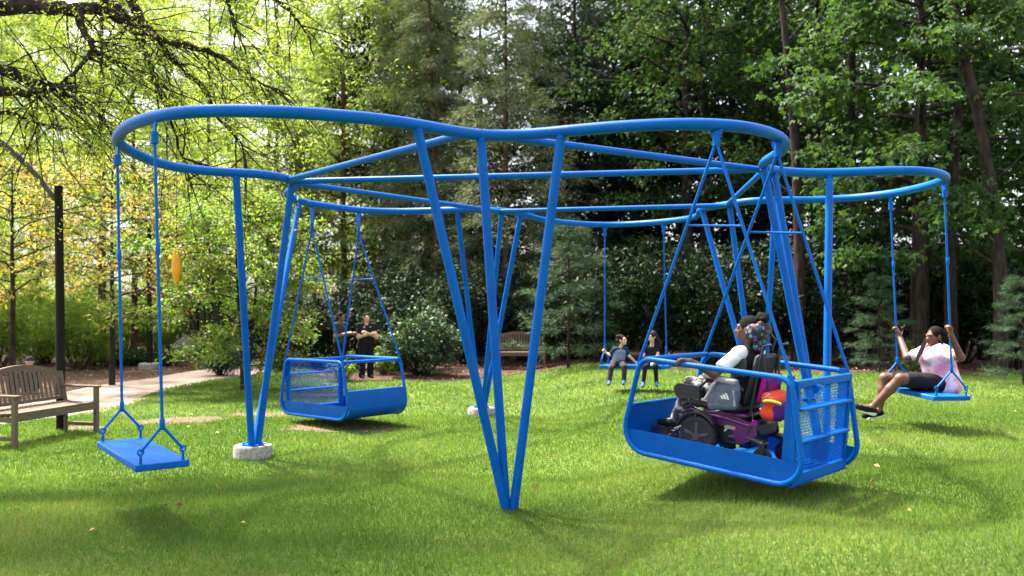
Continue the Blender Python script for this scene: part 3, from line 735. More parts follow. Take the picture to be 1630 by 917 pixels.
# ------------------------------------------------------------------ children on the far swing
def boy():
    Y = 15.55; S = .72
    base = at(983, 583, Y); fg = Figure('small boy in a navy raglan shirt sitting on the far swing', tuple(base), .0075)
    pel = at(983, 577, Y + .02); che = at(987, 561, Y + .02); side = Vector((1, .15, 0)).normalized()    # his left = image right (he faces us)
    hd = at(990, 542, Y); fwd = Vector((.75, -.55, .25))
    sL, sR = che + side * .105 + Vector((0, 0, .05)), che - side * .105 + Vector((0, 0, .05))
    eL, wL = at(1002, 567, Y - .02), at(1012, 577, Y)
    eR, wR = at(971, 565, Y + .05), at(964, 561, Y + .1)
    hL, hR = pel + side * .06, pel - side * .06
    kL, aL, tL = at(994, 584, Y - .28), at(993, 606, Y - .30), at(992, 611, Y - .42)
    kR, aR, tR = at(973, 586, Y - .28), at(970, 606, Y - .32), at(969, 612, Y - .43)
    torso = adult_torso(pel, che, side, .62)
    body = torso + [cone(che + Vector((0, 0, .06)), hd - Vector((0, 0, .06)), .036, .034)] + head_prims(hd, fwd, .80)
    for s_, e, w_ in ((sL, eL, wL), (sR, eR, wR)): body += [cone(s_, e, .034, .027), cone(e, w_, .026, .019)]
    body += hand_prims(wL, wL - eL, (0, 0, -1), (0, -1, 0), .62, .4) + hand_prims(wR, (-.6, 0, .6), (0, -.6, 0), (0, 0, 1), .62, .9)
    for h_, k_, a_, t_ in ((hL, kL, aL, tL), (hR, kR, aR, tR)): body += [cone(h_, k_, .056, .042), cone(k_, a_, .04, .028), cone(a_, t_, .026, .022)]
    fg.part('body', body, M['skin_fair'], k=.016)
    fg.part('shirt', [(p[0], p[1], p[2], p[3] + .01, p[4] + .01) for p in torso], M['blue_grey'], k=.025)
    for s_, e in ((sL, eL), (sR, eR)): fg.part('sleeve', [cone(che.lerp(s_, .5) + Vector((0, 0, .03)), s_, .055, .05), cone(s_, s_.lerp(e, .62), .046, .042)], M['navy'], k=.02)
    fg.part('trousers', [cone(h_, k_, .066, .052) for h_, k_ in ((hL, kL), (hR, kR))] + [cone(k_, k_.lerp(a_, .93), .05, .041) for k_, a_ in ((kL, aL), (kR, aR))] + [cone(hL, hR, .075, .075)], M['grape'], k=.025)
    shoe(fg, aL, tL, .036, M['shoe_blue'], M['sole']); shoe(fg, aR, tR, .036, M['shoe_blue'], M['sole'])
    f, r, u, Mx = frame_of(fwd)
    rng = random.Random(2)
    hair = [ell(hd + u * .028 - f * .02, (.072, .082, .082), Mx)] + [ell(hd + u * (.03 + rng.uniform(-.05, .06)) + r * rng.uniform(-.06, .06) - f * rng.uniform(.0, .07), (.028, .028, .026)) for _ in range(16)]
    fg.part('hair', hair, M['hair_brown'], .006, k=.012, clips=[(hd + f * .046 + u * .01, f * .8 + u * -.6)])
    fg.eyes(hd, fwd, .80)
boy()
def girl():
    Y = 15.4; base = at(1037, 584, Y); fg = Figure('little girl with long brown hair sitting beside the boy on the swing', tuple(base), .0075)
    pel = at(1037, 577, Y); che = at(1038, 557, Y); side = Vector((1, .1, 0)).normalized()
    hd = at(1038, 536, Y - .03); fwd = Vector((-.75, -.6, -.18))
    sL, sR = che + side * .105 + Vector((0, 0, .05)), che - side * .11 + Vector((0, 0, .05))
    eL, wL = at(1047, 566, Y - .1), at(1040, 576, Y - .22); eR, wR = at(1024, 566, Y - .04), at(1017, 577, Y - .02)
    hL, hR = pel + side * .06, pel - side * .06
    kL, aL, tL = at(1043, 583, Y - .3), at(1045, 608, Y - .3), at(1045, 614, Y - .41)
    kR, aR, tR = at(1027, 584, Y - .3), at(1024, 609, Y - .3), at(1023, 615, Y - .41)
    torso = adult_torso(pel, che, side, .62)
    body = torso + [cone(che + Vector((0, 0, .06)), hd - Vector((0, 0, .06)), .036, .034)] + head_prims(hd, fwd, .80)
    for s_, e, w_ in ((sL, eL, wL), (sR, eR, wR)): body += [cone(s_, e, .033, .026), cone(e, w_, .025, .018)]
    body += hand_prims(wL, wL - eL, (0, 0, -1), (-1, 0, 0), .62, .3) + hand_prims(wR, wR - eR, (0, 0, -1), (0, -1, 0), .62, .4)
    for h_, k_, a_, t_ in ((hL, kL, aL, tL), (hR, kR, aR, tR)): body += [cone(h_, k_, .056, .042), cone(k_, a_, .04, .028), cone(a_, t_, .026, .022)]
    fg.part('body', body, M['skin_fair'], k=.016)
    fg.part('shirt', [(p[0], p[1], p[2], p[3] + .01, p[4] + .01) for p in torso] + [cone(sL, sL.lerp(eL, .5), .047, .042), cone(sR, sR.lerp(eR, .5), .047, .042)], M['black_cloth'], k=.025)
    fg.part('leggings', [cone(h_, k_, .062, .047) for h_, k_ in ((hL, kL), (hR, kR))] + [cone(k_, k_.lerp(a_, .93), .045, .034) for k_, a_ in ((kL, aL), (kR, aR))] + [cone(hL, hR, .075, .075)], M['black_cloth'], k=.025)
    shoe(fg, aL, tL, .036, M['shoe_blue'], M['sole']); shoe(fg, aR, tR, .036, M['shoe_blue'], M['sole'])
    f, r, u, Mx = frame_of(fwd); rng = random.Random(8)
    hair = [ell(hd + u * .026 - f * .02, (.074, .084, .082), Mx)]
    for k in range(14):
        x = -.085 + .17 * k / 13; q = hd - f * .055 + r * x * .7 + u * .01
        e = q - u * (.26 + .05 * rng.random()) - f * .02 + r * x * .5; m_ = q.lerp(e, .5) - f * .035 + r * .02 * math.sin(k * 2.4)
        hair += [cone(q, m_, .028, .026), cone(m_, e, .026, .012)]
    fg.part('hair', hair, M['hair_brown'], .007, k=.012, clips=[(hd + f * .05 + u * .0, f * .85 + u * -.52)])
    fg.eyes(hd, fwd, .80)
girl()

# ------------------------------------------------------------------ people standing behind the empty basket
def standing(label, x, y, H, fwd, skin, shirtm, trm, hairm, w=1.0, crossed=True, shorts=False, shoem='black_cloth', long_sl=False):
    gz = ground_z(x, y); s = H / 1.65; fg = Figure(label, (x, y, gz), .010)
    o = Vector((x, y, gz)); f, r, u, Mx = frame_of(fwd); P = lambda a, b, c: o + (r * a + f * b) * s + u * c * s
    side = r; pel, che = P(0, 0, .90), P(0, 0, 1.22); hd = P(0, .03, 1.53)
    torso = adult_torso(pel, che, side, 1.02 * s * w)
    sR, sL = P(.17 * w, 0, 1.33), P(-.17 * w, 0, 1.33)
    if crossed: eR, wR, eL, wL = P(.215 * w, .09, 1.045), P(-.05, .245, 1.13), P(-.215 * w, .09, 1.045), P(.07, .275, 1.15)
    else: eR, wR, eL, wL = P(.23, .04, 1.06), P(.14, .30, 1.13), P(-.23, 0, 1.06), P(-.18, .26, 1.12)
    body = torso + [cone(P(0, 0, 1.34), P(0, .02, 1.46), .055 * s, .05 * s)] + head_prims(hd, fwd, 1.0 * s)
    for s_, e, w_ in ((sR, eR, wR), (sL, eL, wL)): body += [cone(s_, e, .05 * s * w, .042 * s * w), cone(e, w_, .042 * s * w, .028 * s)]
    body += hand_prims(wR, wR - eR, f * -.5 - u * .3, u, s, .5) + hand_prims(wL, wL - eL, f * -.5 - u * .3, u, s, .5)
    legs = []
    for k in (-1, 1):
        h_, k_, a_, t_ = P(.09 * k, 0, .87), P(.10 * k, .02, .48), P(.11 * k, -.02, .08), P(.125 * k, .14, .035); legs.append((h_, k_, a_, t_))
        body += [cone(h_, k_, .088 * s * w, .056 * s), cone(k_, a_, .054 * s, .036 * s), cone(a_, t_, .034 * s, .026 * s)]
    fg.part('body', body, M[skin], k=.022)
    nk = P(0, .06, 1.33)
    fg.part('shirt', [(p[0], p[1], p[2], p[3] + .014, p[4] + .014) for p in torso] + [cone(sR, sR.lerp(eR, .95 if long_sl else .6), .062 * s * w, .055 * s * w), cone(sL, sL.lerp(eL, .95 if long_sl else .6), .062 * s * w, .055 * s * w), cone(sR, sL, .075 * s, .075 * s)], M[shirtm], k=.03, clips=[(nk, f * .75 + u * .66, nk, .11)])
    if shorts: tr = [cone(h_, h_.lerp(k_, .85), .105 * s * w, .085 * s) for h_, k_, a_, t_ in legs]
    else: tr = [cone(h_, k_, .104 * s * w, .08 * s) for h_, k_, a_, t_ in legs] + [cone(k_, a_.lerp(k_, .03), .08 * s, .085 * s) for h_, k_, a_, t_ in legs]
    fg.part('shorts' if shorts else 'trousers', tr + [cone(pel + r * .08 * s, pel - r * .08 * s, .12 * s * w, .12 * s * w)], M[trm], k=.03)
    for h_, k_, a_, t_ in legs: shoe(fg, a_, t_, .04 * s, M[shoem], M['sole'] if shoem != 'black_cloth' else None)
    fg.part('hair', [ell(hd + u * .030 * s - f * .018 * s, (.085 * s, .10 * s, .098 * s), Mx), ell(hd - f * .06 * s - u * .02 * s, (.075 * s, .05 * s, .08 * s), Mx)], M[hairm], .008, k=.02, clips=[(hd + f * .06 * s + u * .02 * s, f * .8 + u * -.6)])
    fg.eyes(hd, fwd, s)
pw = at(583, 603, 21.0)
standing('woman in black with folded arms standing at the lawn edge', pw.x, pw.y, 1.60, (.45, -.89, 0), 'skin_fair', 'black_cloth', 'black_cloth', 'hair_black', 1.12)
pm = at(541, 605, 20.8)
standing('person in a dark grey shirt half hidden by the flowering tree branches', pm.x, pm.y, 1.62, (.92, -.38, 0), 'skin_brown', 'char_cloth', 'black_cloth', 'hair_black', 1.0, crossed=False, shorts=True, shoem='grey_cloth')
# ------------------------------------------------------------------ person seated low behind the left bench
def sitter():
    b0 = at(48, 618, 18.2); gz = ground_z(b0.x, b0.y); fg = Figure('person in a dark cap sitting behind the wooden bench', (b0.x, b0.y, gz), .010)
    o = Vector((b0.x, b0.y, gz)); f = Vector((-.8, .6, 0)).normalized(); r = Vector((f.y, -f.x, 0)); u = Vector((0, 0, 1)); P = lambda a, b, c: o + r * a + f * b + u * c
    hd = P(0, .02, .62); torso = adult_torso(P(0, 0, .10), P(0, 0, .34), r, .92)
    body = torso + [cone(P(0, 0, .42), P(0, 0, .55), .05, .05)] + head_prims(hd, f, .95)
    arms = []
    for k in (-1, 1):
        s_, e, w_ = P(.17 * k, 0, .42), P(.22 * k, .14, .24), P(.10 * k, .34, .32); body += [cone(s_, e, .05, .042), cone(e, w_, .04, .028)] + hand_prims(w_, f, (0, 0, -1), r * -k, .95, .5); arms.append((s_, e))
        h_, k_, a_ = P(.09 * k, 0, .09), P(.12 * k, .40, .40), P(.12 * k, .52, .06); body += [cone(h_, k_, .085, .055), cone(k_, a_, .05, .035), cone(a_, P(.13 * k, .68, .03), .035, .028)]
        arms[-1] += (h_, k_, a_)
    fg.part('body', body, M['skin_fair'], k=.022)
    fg.part('shirt', [(p[0], p[1], p[2], p[3] + .014, p[4] + .014) for p in torso] + [cone(a[0], a[0].lerp(a[1], .6), .06, .055) for a in arms], M['navy'], k=.03)
    fg.part('trousers', [cone(a[2], a[3], .098, .07) for a in arms] + [cone(a[3], a[4], .066, .05) for a in arms], M['char_cloth'], k=.03)
    for a, k in zip(arms, (-1, 1)): shoe(fg, a[4], P(.13 * k, .68, .03), .042, M['black_cloth'], M['sole'])
    Mx = Matrix((r, f, u)).transposed()
    fg.part('cap', [ell(hd + u * .04 - f * .01, (.084, .10, .09), Mx), ell(hd + u * .035 + f * .12, (.06, .07, .012), Mx)], M['cap'], .007, k=.01, clips=[(hd + u * .022, (0, 0, -1))])
    fg.eyes(hd, f, .95)
sitter()

# ================================================================== power wheelchair and the girl in it (coordinates of the basket floor)
M['purple'] = simple('purple_paint', (.085, .006, .08), .3, var=.15); M['magenta_cloth'] = cloth('magenta_cloth', (.28, .012, .17)); M['orange_cloth'] = cloth('orange_cloth', (.72, .07, .03)); M['purple_cloth'] = cloth('purple_cloth', (.09, .02, .14))
M['neon'] = simple('neon_strip', (.55, .75, .05), .6); M['bag_grey'] = cloth('bag_grey', (.10, .12, .165), bump=.6); M['bag_dark'] = cloth('bag_dark', (.05, .055, .065)); M['upholstery'] = simple('upholstery', (.014, .014, .016), .6, bump=.2)
m, n, b, o = new_mat('floral_print'); tc = n.nodes.new('ShaderNodeTexCoord')
vz = n.nodes.new('ShaderNodeTexVoronoi'); vz.inputs['Scale'].default_value = 26; n.links.new(tc.outputs['Object'], vz.inputs['Vector'])
hsv = n.nodes.new('ShaderNodeHueSaturation'); hsv.inputs['Saturation'].default_value = 1.3; hsv.inputs['Value'].default_value = .35; n.links.new(vz.outputs['Color'], hsv.inputs['Color'])
cr = n.nodes.new('ShaderNodeValToRGB'); cr.color_ramp.elements[0].position = .34; cr.color_ramp.elements[1].position = .5; cr.color_ramp.elements[0].color = (1, 1, 1, 1); cr.color_ramp.elements[1].color = (0, 0, 0, 1)
n.links.new(vz.outputs['Distance'], cr.inputs[0]); blk = n.nodes.new('ShaderNodeRGB'); blk.outputs[0].default_value = (.012, .012, .03, 1)
n.links.new(mixc(n, cr.outputs[0], blk.outputs[0], hsv.outputs[0]), b.inputs['Base Color']); set_in(b, Roughness=.8); M['floral'] = m
MXW = MW1 @ Matrix.Translation((.09, .0, .012))
ch = thing('power_wheelchair', 'purple and black power wheelchair standing on the platform swing', 'wheelchair', matrix=MXW)
YR = Matrix(((1, 0, 0), (0, 0, -1), (0, 1, 0)))     # lathe axis -> y
def wheel(name, x, y, r, w_, spokes=5, parent=None):
    z = r + .0
    ty = MB().lathe([(r * .70, -w_ * .42), (r * .86, -w_ * .5), (r * .97, -w_ * .36), (r, -w_ * .12), (r, w_ * .12), (r * .97, w_ * .36), (r * .86, w_ * .5), (r * .70, w_ * .42)], 36, (x, y, z), YR)
    whl = ty.build(name, M['rubber'], parent)
    tr = MB()
    for k in range(26):
        a = 2 * math.pi * k / 26; Mt = Matrix.Rotation(-a, 3, 'Y')
        for sg in (-1, 1): tr.box(Vector((x, y + sg * w_ * .27, z)) + Mt @ Vector((r * .995, 0, 0)), (.008, w_ * .3, r * .10), Mt)
    if r > .12: tag(tr.build('tread', M['rubber'], whl, smooth=0), kind='stuff')
    rm = MB().lathe([(r * .72, -w_ * .30), (r * .72, w_ * .30)], 30, (x, y, z), YR)
    for sg in (-1, 1):
        rm.lathe([(r * .2, sg * w_ * .30), (r * .2, sg * w_ * .54)] if sg > 0 else [(r * .2, -w_ * .54), (r * .2, -w_ * .30)], 16, (x, y, z), YR)
        for k in range(spokes):
            a = 2 * math.pi * k / spokes + .3; Mt = Matrix.Rotation(-a, 3, 'Y')
            rm.box(Vector((x, y + sg * w_ * .43, z)) + Mt @ Vector((r * .42, 0, 0)), (r * .56, w_ * .10, r * .16), Mt, bev=.003)
    rm.build('rim', M['rim'], whl)
    hb = MB()
    for k in range(5):
        a = 2 * math.pi * k / 5; hb.lathe([(.006, w_ * .5), (.006, w_ * .58)], 8, (x + .026 * math.cos(a), y, z + .026 * math.sin(a)), YR)
    if r > .12: tag(hb.build('wheel_bolts', M['steel'], whl), kind='stuff')
    return whl
for s_ in (-1, 1):
    wheel('drive_wheel', .15, s_ * .27, .175, .075, parent=ch)
    wheel('caster_wheel', .42, s_ * .20, .075, .045, 4, ch)
    wheel('caster_wheel', -.42, s_ * .20, .085, .045, 4, ch)
    # suspension arms and caster forks
    fk = MB()
    fk.tube([(-.10, s_ * .17, .20), (-.28, s_ * .19, .23), (-.42, s_ * .20, .20)], [.032, .03, .028], 8)
    fk.box((-.42, s_ * .232, .13), (.05, .012, .16), bev=.004); fk.box((-.42, s_ * .168, .13), (.05, .012, .16), bev=.004); fk.box((-.42, s_ * .20, .205), (.06, .075, .02), bev=.004)
    fk.build('caster_fork', M['black'], ch); fk = MB()
    fk.tube([(.22, s_ * .17, .19), (.36, s_ * .19, .20), (.42, s_ * .20, .17)], [.03, .028, .026], 8)
    fk.box((.42, s_ * .23, .11), (.045, .012, .13), bev=.004); fk.box((.42, s_ * .17, .11), (.045, .012, .13), bev=.004)
    fk.build('caster_fork', M['black'], ch)
    # fender over the drive wheel
    pr = [(.15 + .20 * math.cos(a), .175 + .20 * math.sin(a)) for a in [R(20 + 10 * k) for k in range(13)]]
    MB().sheet(pr[::-1], s_ * .27 - .045, s_ * .27 + .045, .012).build('fender', M['black'], ch)
    sh_ = MB(); sh_.prism(fillet([(-.36, .25), (-.30, .20), (-.24, .17), (-.18, .17), (-.14, .28), (.02, .30), (.26, .35), (.24, .40), (-.20, .385), (-.34, .34)], [.02] * 10, 3), -.012, .012, YR, (0, s_ * .205, 0))
    sh_.build('shroud', M['purple'], ch)
    MB().tube([(-.30, s_ * .215, .33), (-.10, s_ * .222, .36), (.14, s_ * .222, .375), (.27, s_ * .215, .39)], [.012, .018, .018, .012], 8).build('trim_strip', M['purple'], ch)
    tk = MB(); tk.box((-.12, s_ * .219, .29), (.10, .004, .03), bev=.001); tk.build('silver_label', M['steel'], ch)
bs = MB(); bs.box((-.06, 0, .21), (.46, .36, .17), bev=.03); bs.box((.0, 0, .33), (.30, .30, .10), bev=.02); bs.build('motor_base', M['black'], ch)
MB().box((-.05, 0, .40), (.40, .44, .03), bev=.01).build('seat_frame', M['purple'], ch)
MB().box((.06, 0, .455), (.50, .46, .085), bev=.03).build('seat_cushion', M['upholstery'], ch)
tilt_b = Matrix.Rotation(R(-12), 3, 'Y')
MB().box((-.255, 0, .70), (.06, .34, .46), tilt_b, bev=.025).build('backrest', M['upholstery'], ch)
MB().box((-.345, 0, .64), (.07, .30, .26), tilt_b, bev=.025).build('back_shell', M['magenta_cloth'], ch)
for s_ in (-1, 1):
    MB().tube([(-.27, s_ * .16, .42), (-.315, s_ * .16, .80), (-.345, s_ * .16, 1.00), (-.41, s_ * .16, 1.02)], .012, 8).build('back_cane', M['black'], ch)
    MB().tube([(-.24, s_ * .26, .62), (-.20, s_ * .27, .66), (.10, s_ * .27, .66), (.16, s_ * .27, .60), (.16, s_ * .27, .48)], .014, 8).build('armrest_tube', M['black'], ch)
    MB().box((-.03, s_ * .27, .685), (.28, .065, .04), bev=.015).build('arm_pad', M['upholstery'], ch)
    gd = MB(); gd.prism(fillet([(.14, .49), (.40, .47), (.44, .55), (.40, .60), (.16, .60)], [.04] * 5, 4), -.014, .014, YR, (0, s_ * .235, 0)); gd.build('thigh_guide', M['upholstery'], ch)
    MB().tube([(.32, s_ * .12, .40), (.42, s_ * .12, .36), (.50, s_ * .11, .20), (.55, s_ * .11, .15)], .014, 8).build('footrest_tube', M['black'], ch)
    MB().box((.60, s_ * .09, .135), (.22, .14, .015), Matrix.Rotation(R(-8), 3, 'Y'), bev=.004).build('footplate', M['black'], ch)
    ts = MB(); ts.box((-.16, s_ * .19, .80), (.12, .025, .16), bev=.012); ts.build('trunk_support', M['upholstery'], ch)
hr = MB(); hr.tube([(-.34, 0, .96), (-.37, 0, 1.05), (-.32, 0, 1.10)], .012, 8); hr.build('headrest_stem', M['black'], ch)
me = sdf_mesh('headrest', [ell((-.245, 0, 1.12), (.045, .12, .085)), ell((-.21, .11, 1.10), (.07, .035, .075)), ell((-.21, -.11, 1.10), (.07, .035, .075)), ell((-.23, .0, .985), (.04, .10, .06))], .008, .03, (), M['floral'])
link('headrest', me, ch)
MB().tube([(.02, -.27, .69), (.17, -.27, .72)], .015, 8).build('joystick_arm', M['black'], ch)
js = MB(); js.box((.20, -.27, .745), (.12, .075, .05), Matrix.Rotation(R(-18), 3, 'Y'), bev=.015); js.rod((.21, -.27, .77), (.215, -.27, .81), .006); js.lathe([(.0, -.016), (.013, -.01), (.016, 0), (.013, .01), (0, .016)], 10, (.216, -.27, .82)); js.build('joystick', M['black'], ch)
MB().box((.075, .222, .44), (.03, .012, .025), bev=.003).build('yellow_tag', M['neon'], ch)
MB().box((-.18, .17, .135), (.03, .02, .03), bev=.003).build('yellow_tag', M['neon'], ch)

for s_ in (-1, 1):
    MB().tube(bez((-.05, s_ * .23, .43), (.10, s_ * .30, .36), (.28, s_ * .22, .44), 8), .006, 6).build('cable', M['black'], ch)
    MB().tube(bez((-.30, s_ * .19, .45), (-.36, s_ * .24, .30), (-.22, s_ * .2, .22), 8), .006, 6).build('cable', M['black'], ch)
    MB().tube([(-.05, s_ * .15, .37), (-.10, s_ * .16, .30), (-.05, s_ * .17, .24)], .018, 8).build('shock_absorber', M['steel'], ch)
    MB().box((-.34, s_ * .215, .36), (.05, .01, .05), bev=.003).build('reflector', M['magenta_cloth'], ch)
MB().box((-.30, 0, .30), (.12, .34, .12), bev=.02).build('battery_box', M['black'], ch)
# bag on the back of the chair
bg_ = thing('bag', 'orange and purple bag with a lime strip hanging behind the wheelchair', 'bag', matrix=MXW)
link('bag_body', sdf_mesh('bag_body', [cone((-.45, -.09, .45), (-.45, .13, .45), .06, .06), cone((-.40, -.09, .45), (-.40, .13, .45), .06, .06), cone((-.45, -.09, .56), (-.45, .13, .55), .055, .055), cone((-.40, -.09, .575), (-.40, .13, .57), .055, .055)], .008, .03, (), M['orange_cloth']), bg_)
link('front_pocket', sdf_mesh('front_pocket', [cone((-.485, -.06, .45), (-.485, .12, .45), .055, .06), cone((-.48, -.06, .50), (-.48, .12, .50), .045, .05)], .009, .03, (), M['purple_cloth']), bg_)
MB().tube(bez((-.40, .205, .555), (-.47, .215, .575), (-.53, .16, .545), 8), [.012] * 9, 6).build('lime_strip', M['neon'], bg_)
MB().tube(bez((-.37, .20, .50), (-.40, .215, .60), (-.45, .19, .62), 8), .004, 6).build('zip', M['steel'], bg_)
for s_ in (-1, 1): MB().tube([(-.40, s_ * .10 + .02, .62), (-.37, s_ * .12 + .02, .78), (-.34, s_ * .15, .92)], .010, 6).build('strap', M['black'], bg_)
# grey bag at her side
b2 = thing('bag', 'grey drawstring bag with a white three-bar mark beside the girl', 'bag', matrix=MXW)
link('bag_body', sdf_mesh('bag_body', [cone((-.19, .318, .49), (.0, .325, .46), .034, .032), cone((-.20, .318, .555), (.015, .322, .53), .036, .034), cone((-.20, .315, .62), (.01, .318, .61), .036, .033), cone((-.19, .308, .69), (-.03, .308, .70), .028, .028)], .008, .07, (), M['bag_grey']), b2)
link('bag_flap', sdf_mesh('bag_flap', [cone((-.19, .335, .69), (-.04, .335, .70), .026, .026), cone((-.02, .345, .66), (.055, .345, .52), .016, .014), cone((-.20, .345, .62), (-.22, .35, .50), .014, .012)], .008, .02, (), M['grey_cloth']), b2)
lg = MB()
for k in range(3):
    x0 = -.105 - .026 * k; hgt = .022 + .014 * k
    lg.prism([(x0, .545), (x0 - .018, .545), (x0 - .018 + .012 + .006 * k, .545 + hgt), (x0 + .012 + .006 * k, .545 + hgt)], -.0015, .0015, YR, (0, .3665, 0))
tag(lg.build('logo_bars', M['white_cloth'], b2, smooth=0), kind='stuff')

def wheelchair_girl():
    fg = Figure('girl in a white-sleeved shirt and black vest seated in the wheelchair', None, .0075, matrix=MXW)
    pel, che = Vector((-.11, 0, .56)), Vector((-.14, .0, .84)); side = Vector((0, 1, 0)); hd = Vector((-.115, .01, 1.115)); fwd = Vector((.95, .28, .0))
    up = Vector((-.10, 0, 1))
    torso = adult_torso(pel, che, side, .86)
    sL, sR = Vector((-.13, .165, .915)), Vector((-.13, -.165, .915))
    eL, wL = Vector((-.02, .37, .74)), Vector((.13, .50, .835)); eR, wR = Vector((.0, -.25, .72)), Vector((.14, -.26, .79))
    body = torso + [cone((-.13, 0, .93), (-.12, 0, 1.04), .045, .043)] + head_prims(hd, fwd, .95, up)
    for s_, e, w_ in ((sL, eL, wL), (sR, eR, wR)): body += [cone(s_, e, .046, .038), cone(e, w_, .037, .025)]
    body += hand_prims(wL, (.75, .45, .12), (.15, .2, -1), (.2, -1, .2), .92, .75) + hand_prims(wR, (.9, 0, .1), (0, .0, -1), (0, 1, 0), .92, .7)
    legs = []
    for k in (-1, 1):
        h_, k_, a_, t_ = Vector((-.08, .09 * k, .57)), Vector((.36, .10 * k, .585)), Vector((.49, .10 * k, .235)), Vector((.64, .105 * k, .20)); legs.append((h_, k_, a_, t_))
        body += [cone(h_, k_, .075, .052), cone(k_, a_, .05, .034), cone(a_, t_, .033, .026)]
    fg.part('body', body, M['skin_dark'], k=.018)
    fg.part('vest', [(p[0], p[1], p[2], p[3] + .016, p[4] + .016) for p in torso] + [cone((-.14, .06, .92), (-.14, -.06, .92), .075, .075)], M['black_cloth'], k=.03, clips=[((-.13, 0, .985), (.2, 0, 1))])
    for s_, e in ((sL, eL), (sR, eR)): fg.part('sleeve', [cone(Vector((-.13, 0, .93)).lerp(s_, .55), s_, .058, .062), cone(s_, s_.lerp(e, .66), .060, .058)], M['white_cloth'], k=.02, clips=[(s_.lerp(e, .74), (e - s_).normalized())])
    # script mark on the vest
    MB().tube([(-.045 - .012 * k, .152, .80 + .02 * math.sin(k * 1.9) + .004 * k) for k in range(9)], .0035, 5).build('vest_script', M['white_cloth'], fg.t)
    fg.part('trousers', [cone(h_, k_, .088, .066) for h_, k_, a_, t_ in legs] + [cone(k_, k_.lerp(a_, .92), .064, .052) for h_, k_, a_, t_ in legs] + [cone(legs[0][0], legs[1][0], .10, .10)], M['camo'], k=.025)
    for h_, k_, a_, t_ in legs: shoe(fg, a_, t_, .042, M['black_cloth'], M['char_cloth'])
    f, r, u, Mx = frame_of(fwd, up)
    hb = fg.part('hair', [ell(hd + u * .030 - f * .018, (.078, .097, .094), Mx), ell(hd - f * .05, (.07, .05, .075), Mx)], M['hair_black'], .006, k=.015, clips=[(hd + f * .052 + u * .03, f * .72 + u * -.69)])
    bun = hd - f * .115 + u * .105; rng = random.Random(3)
    fg.part('hair_bun', [ell(bun, (.058, .055, .05))] + [ell(bun + Vector((rng.uniform(-.05, .05), rng.uniform(-.045, .045), rng.uniform(-.04, .04))), (.02, .02, .018)) for _ in range(14)], M['hair_black'], .006, k=.01, parent=hb)
    ax = (bun - hd).normalized(); xa = ax.orthogonal().normalized(); MB().torus(hd.lerp(bun, .68), Matrix((xa, ax.cross(xa), ax)).transposed(), .036, .011, 18, 8).build('hair_tie', M['pink'], hb)
    fg.eyes(hd, fwd, .95, up)
wheelchair_girl()

# ================================================================== wooden benches
def bench(label, x, y, z, rz, L=1.5, group='curved back wooden garden benches'):
    """local: faces +y... front at y=-.3, back at y=.3 ; long axis x"""
    t = thing('garden_bench', label, 'bench', matrix=Matrix.Translation((x, y, z)) @ Matrix.Rotation(rz, 4, 'Z'), group=group)
    h = L / 2; W_ = M['teak']
    for s_ in (-1, 1):
        MB().box((s_ * (h - .03), -.27, .32), (.06, .06, .64), bev=.005).build('leg', W_, t, smooth=0)
        MB().tube([(s_ * (h - .03), .24, 0), (s_ * (h - .03), .24, .42), (s_ * (h - .03), .33, .86)], .036, 4).build('leg', W_, t, smooth=0)
        MB().box((s_ * (h - .03), -.03, .655), (.075, .60, .03), bev=.008).build('armrest', W_, t, smooth=0)
        MB().box((s_ * (h - .03), -.015, .12), (.04, .449, .05), bev=.004).build('stretcher', W_, t, smooth=0)
        MB().box((s_ * (h - .03), -.015, .36), (.035, .449, .07), bev=.004).build('side_rail', W_, t, smooth=0)
    MB().box((0, -.275, .375), (L - .123, .035, .085), bev=.004).build('front_rail', W_, t, smooth=0)
    MB().box((0, .232, .375), (L - .13, .035, .085), bev=.004).build('rear_rail', W_, t, smooth=0)
    sm = MB().box((0, 0, 0), (L - .01, .072, .024), bev=.004)
    me = bpy.data.meshes.new('seat_slat'); me.from_pydata(sm.v, [], sm.f); me.update(); me.materials.append(W_)
    for k in range(6):
        o_ = link('seat_slat', me, t); o_.location = (0, -.25 + .092 * k, .432 + .002 * (k % 2) - .004 * (2.5 - abs(k - 2.5)))
    # arched crest rail: dips at the ends, rises in the middle
    nx = 24; zc = lambda u: .80 + .155 * max(0, math.cos(u * math.pi / 2 * 1.0)) ** .8
    yc = lambda z: .24 + (z - .42) * .20
    cr_ = MB(); vs = []; fs = []
    for i in range(nx + 1):
        u = -1 + 2 * i / nx; x_ = u * (h - .02); zz = zc(u)
        for dz_, dy_ in ((-.045, -.02), (-.045, .02), (.035, .02), (.035, -.02)): vs.append((x_, yc(zz) + dy_ + .012, zz + dz_))
    for i in range(nx):
        for k in range(4): fs.append((i * 4 + k, i * 4 + (k + 1) % 4, i * 4 + 4 + (k + 1) % 4, i * 4 + 4 + k))
    fs += [(3, 2, 1, 0), (nx * 4, nx * 4 + 1, nx * 4 + 2, nx * 4 + 3)]
    cr_.add(vs, [f[::-1] for f in fs]).build('crest_rail', W_, t, smooth=30)
    MB().box((0, yc(.50), .50), (L - .13, .03, .05), bev=.004).build('lower_back_rail', W_, t, smooth=0)
    ns = 17
    for i in range(ns):
        u = -1 + 2 * (i + .5) / ns; x_ = u * (h - .07); z1 = zc(u) - .03
        a, b_ = Vector((x_, yc(.52) + .004, .515)), Vector((x_, yc(z1) + .004, z1)); d = (b_ - a)
        Mx = Matrix((Vector((1, 0, 0)), d.normalized().cross(Vector((1, 0, 0))), d.normalized())).transposed()
        MB().box((a + b_) / 2, (.045, .014, d.length), Mx).build('back_slat', W_, t, smooth=0)
    return t
